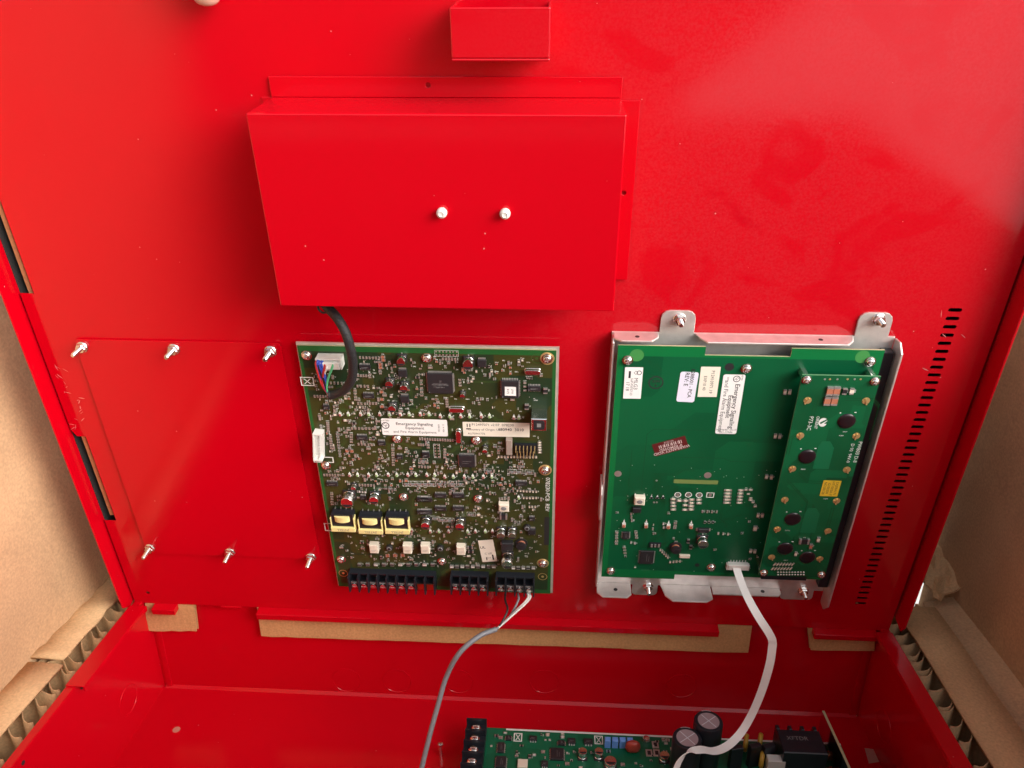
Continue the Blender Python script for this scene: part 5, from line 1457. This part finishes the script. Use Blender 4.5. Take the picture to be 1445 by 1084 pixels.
# black sleeve from the box to the white plug
bl = thing('black_sleeved_loom', 'black sleeved loom from the red box to the white plug', 'cable', PM @ T(-100, 300, 10))
org2 = Vector((-100, 300, 10))
def PL(p, h): q = onP(p, h); return Vector((q.x, q.y, h))-org2
part(bl, 'sleeve', tube_mesh('sleeve', [PL((457, 428), 20), PL((465, 437), 24), PL((476, 449), 30), PL((487, 468), 34), PL((494, 490), 34), PL((498, 512), 30), PL((496, 535), 25), PL((486, 550), 20), PL((470, 557), 17), PL((464, 557), 17)], 3.5, LOOM, 16))
part(bl, 'clip_ring', MB().tube([(3.5*math.cos(R(a)), 2+4.5*math.sin(R(a)), 0) for a in range(0, 361, 20)], .8, 8).mesh('clip_ring', [W_BLACK], 60), PL((456, 437), 24))
for (a, b), mt, c in (((449, 508), W_BLUE, (454, 535)), ((452, 509), W_BLUE, (457, 533)), ((455, 509), W_BLUE, (459, 532)), ((459, 511), W_RED, (455, 538)), ((462, 513), W_WHITE, (458, 530)), ((470, 511), W_GREEN, (462, 538)), ((447, 509), W_RED, (453, 540)), ((450, 510), W_BLACK, (458, 540))):
    part(bl, 'wire', tube_mesh('wire', [PL((a, b), HM+9), PL((a-1, b+7), HM+11), PL(c, HM+9), PL((462, 554), 17), PL((470, 557), 17)], .95, mt, 8))
# white flat flexible cable
rb = [(PM @ (Vector((RIB0[0]+du, RIB0[1]+dw+1, HD+2.6))), Vector((1, 0, 0))),
      (W((1040, 803), 19), Vector((1, 0, 0))), (W((1046, 822), 30), Vector((1, .1, .06))), (W((1056, 845), 44), Vector((1, .1, .2))), (W((1070, 870), 56), Vector((1, .05, .25))),
      (W((1083, 890), 63), Vector((1, -.1, .3))), (W((1089, 901), 66), Vector((1, -.2, .2))), (W((1090, 906), 67), Vector((1, -.3, -.05))), (W((1090, 912), 68), Vector((1, -.3, -.12))), (onY((1086, 938), -78), Vector((1, -.25, -.14))), (onY((1075, 975), -80), Vector((1, -.15, -.2))), (onY((1060, 1010), -84), Vector((1, -.2, -.35))), (onY((1044, 1036), -92), Vector((.9, -.4, -.5))),
      (onY((1026, 1053), -102), Vector((.55, -.8, -.45))), (onY((1008, 1060), -112), Vector((.2, -1, -.1))), (onY((990, 1058), -122), Vector((-.15, -1, .15))), (onY((972, 1062), -132), Vector((-.5, -.7, .35))), (onY((958, 1076), -138), Vector((-.8, -.5, .3))), (onY((950, 1100), -142), Vector((-.9, -.3, .2)))]
P_ = spline([a for a, b in rb], 6); V_ = spline([b for a, b in rb], 6)
m = MB(); hwid = 3.3
for i, (p, v) in enumerate(zip(P_, V_)):
    t = (P_[min(i+1, len(P_)-1)]-P_[max(i-1, 0)]).normalized()
    v = (v-t*v.dot(t)).normalized(); nn = t.cross(v)
    for a, b in ((-1, -.2), (1, -.2), (1, .2), (-1, .2)): m.v.append(tuple(p+v*(a*hwid)+nn*b-Vector((200, -80, -40))))
for i in range(len(P_)-1):
    for k in range(4): m.f.append((i*4+k, i*4+(k+1) % 4, (i+1)*4+(k+1) % 4, (i+1)*4+k))
m.f += [(3, 2, 1, 0), tuple(len(m.v)-4+k for k in range(4))]; m.m = [0]*len(m.f)
me = m.mesh('ribbon_cable', [FLEX], 50)
b_ = bmesh.new(); b_.from_mesh(me); bmesh.ops.recalc_face_normals(b_, faces=b_.faces); b_.to_mesh(me); b_.free()
solo('ribbon_cable', me, 'white flat ribbon cable looping from the display board to the supply board', 'cable', T(200, -80, -40))

# ================================================================== cardboard strips under the panel edge
def strip(label, x0, x1, zt0, zt1, zb0, zb1, y, tilt, skew=(0, 0)):
    cx0 = (x0+x1)/2
    th = thing('cardboard_strip', label, 'cardboard', T(cx0, y, (zb0+zb1)/2), 'cardboard packing pieces below the panel')
    th.rotation_euler.x = R(tilt)
    n = max(6, int((x1-x0)/12)); rr = random.Random(int(x0))
    zc = (zb0+zb1)/2
    def liner(off):
        m = MB()
        for i in range(n+1):
            t = i/n
            wob = rr.uniform(-.5, .5)
            xb = x0+(x1-x0)*t-cx0
            m.v += [(xb+skew[0]*(1-t)+skew[1]*t, off, zb0+(zb1-zb0)*t-zc+wob), (xb, off, zt0+(zt1-zt0)*t-zc)]
        for i in range(n): m.f.append((2*i, 2*i+2, 2*i+3, 2*i+1))
        m.m = [0]*len(m.f)
        o = part(th, 'liner', m.mesh('liner', [CARD_STRIP])); sm = o.modifiers.new('thick', 'SOLIDIFY'); sm.thickness = .0006; sm.offset = 0
    liner(0); liner(4.0)
    m = MB(); k = int((x1-x0)/1.0)
    for i in range(k+1):
        t = i/k; xx = x0+(x1-x0)*t-cx0; yy = 2+1.6*math.sin(xx*2*math.pi/6.5)
        m.v += [(xx+skew[0]*(1-t)+skew[1]*t, yy, zb0+(zb1-zb0)*t-zc+.6), (xx, yy, zt0+(zt1-zt0)*t-zc)]
    for i in range(k): m.f.append((2*i, 2*i+2, 2*i+3, 2*i+1))
    m.m = [0]*len(m.f)
    part(th, 'fluting', m.mesh('fluting', [CARD_PLAIN], 60))
strip('long narrow brown cardboard strip hanging below the panel lip', -240, 236, -1, -1, -36, -33, 1, 0)
strip('small brown cardboard tab by the cracked pad, below the panel corner', -352, -303, -1, -1, -35, -33, 1, 0, (-4, -2))
strip('small brown cardboard tab at the vented corner, below the panel', 288, 350, -1, -1, -27, -25, 1, 0, (6, 3))
# cardboard seen through the notches behind the panel edge
m = MB(); m.box(-358.2, 108, -8, -355.0, 425, -5)
solo('cardboard_liner', m.mesh('cardboard_liner', [CARD_STRIP]), 'brown cardboard edge showing through the notches in the panel side', 'cardboard', PM @ T(0, 0, 0))

# ================================================================== hand at the top edge
def hand():
    q = onP((296, 6), 7)
    x0, y0 = q.x, q.y
    th = thing('person', 'thumb of a hand gripping the upper edge of the red panel', 'hand', PM @ T(x0, PH, 0))
    V, E, RAD = [], [], []
    def chain(pts, start=None):
        last = start
        for p, r in pts:
            V.append(Vector((p[0]*MM, p[1]*MM, p[2]*MM))); RAD.append(r*MM); i = len(V)-1
            if last is not None: E.append((last, i))
            last = i
        return last
    yt = y0-PH-5
    palm = chain([((-6, 70, -4), 26)])
    chain([((-14, 110, 0), 24), ((-22, 160, 10), 26), ((-34, 250, 30), 32)], palm)
    kn = chain([((4, 42, -10), 22)], palm)
    chain([((10, 40, 16), 13), ((8, 18, 20), 11.5), ((3, yt+26, 15.5), 10.5), ((0.5, yt+10, 10.8), 9.0), ((0, yt+4.5, 9.6), 6.8)], palm)     # thumb, in front
    for k, (dx, L_) in enumerate(((28, 50), (8, 58), (-12, 54), (-30, 42))):
        chain([((dx*.85, 26, -18), 10), ((dx, 4, -19), 9.2), ((dx*1.02, -L_*.55, -14), 8.4), ((dx*1.02, -L_*.8, -11.5), 7.4), ((dx*1.02, -L_, -10.5), 6)], kn)
    me = bpy.data.meshes.new('hand'); me.from_pydata(V, E, []); me.materials.append(SKIN)
    o = part(th, 'hand', me)
    sk = o.modifiers.new('skin', 'SKIN')
    for i, sv in enumerate(me.skin_vertices[0].data): sv.radius = (RAD[i], RAD[i]); sv.use_root = (i == 0)
    sk.use_smooth_shade = True
    sb = o.modifiers.new('sub', 'SUBSURF'); sb.levels = 2; sb.render_levels = 2
    m = MB()
    for j in range(7):
        for i in range(7):
            u = -1+2*i/6; v = j/6
            m.v.append((u*5.6*(1-.25*(v > .9)), yt+9+v*11, 17.6-2.6*u*u+v*2.2-.9*(1-v)**2*3))
    for j in range(6):
        for i in range(6): m.f.append((j*7+i, j*7+i+1, (j+1)*7+i+1, (j+1)*7+i))
    m.m = [0]*36
    part(th, 'nail', m.mesh('nail', [NAIL], 60))
hand()
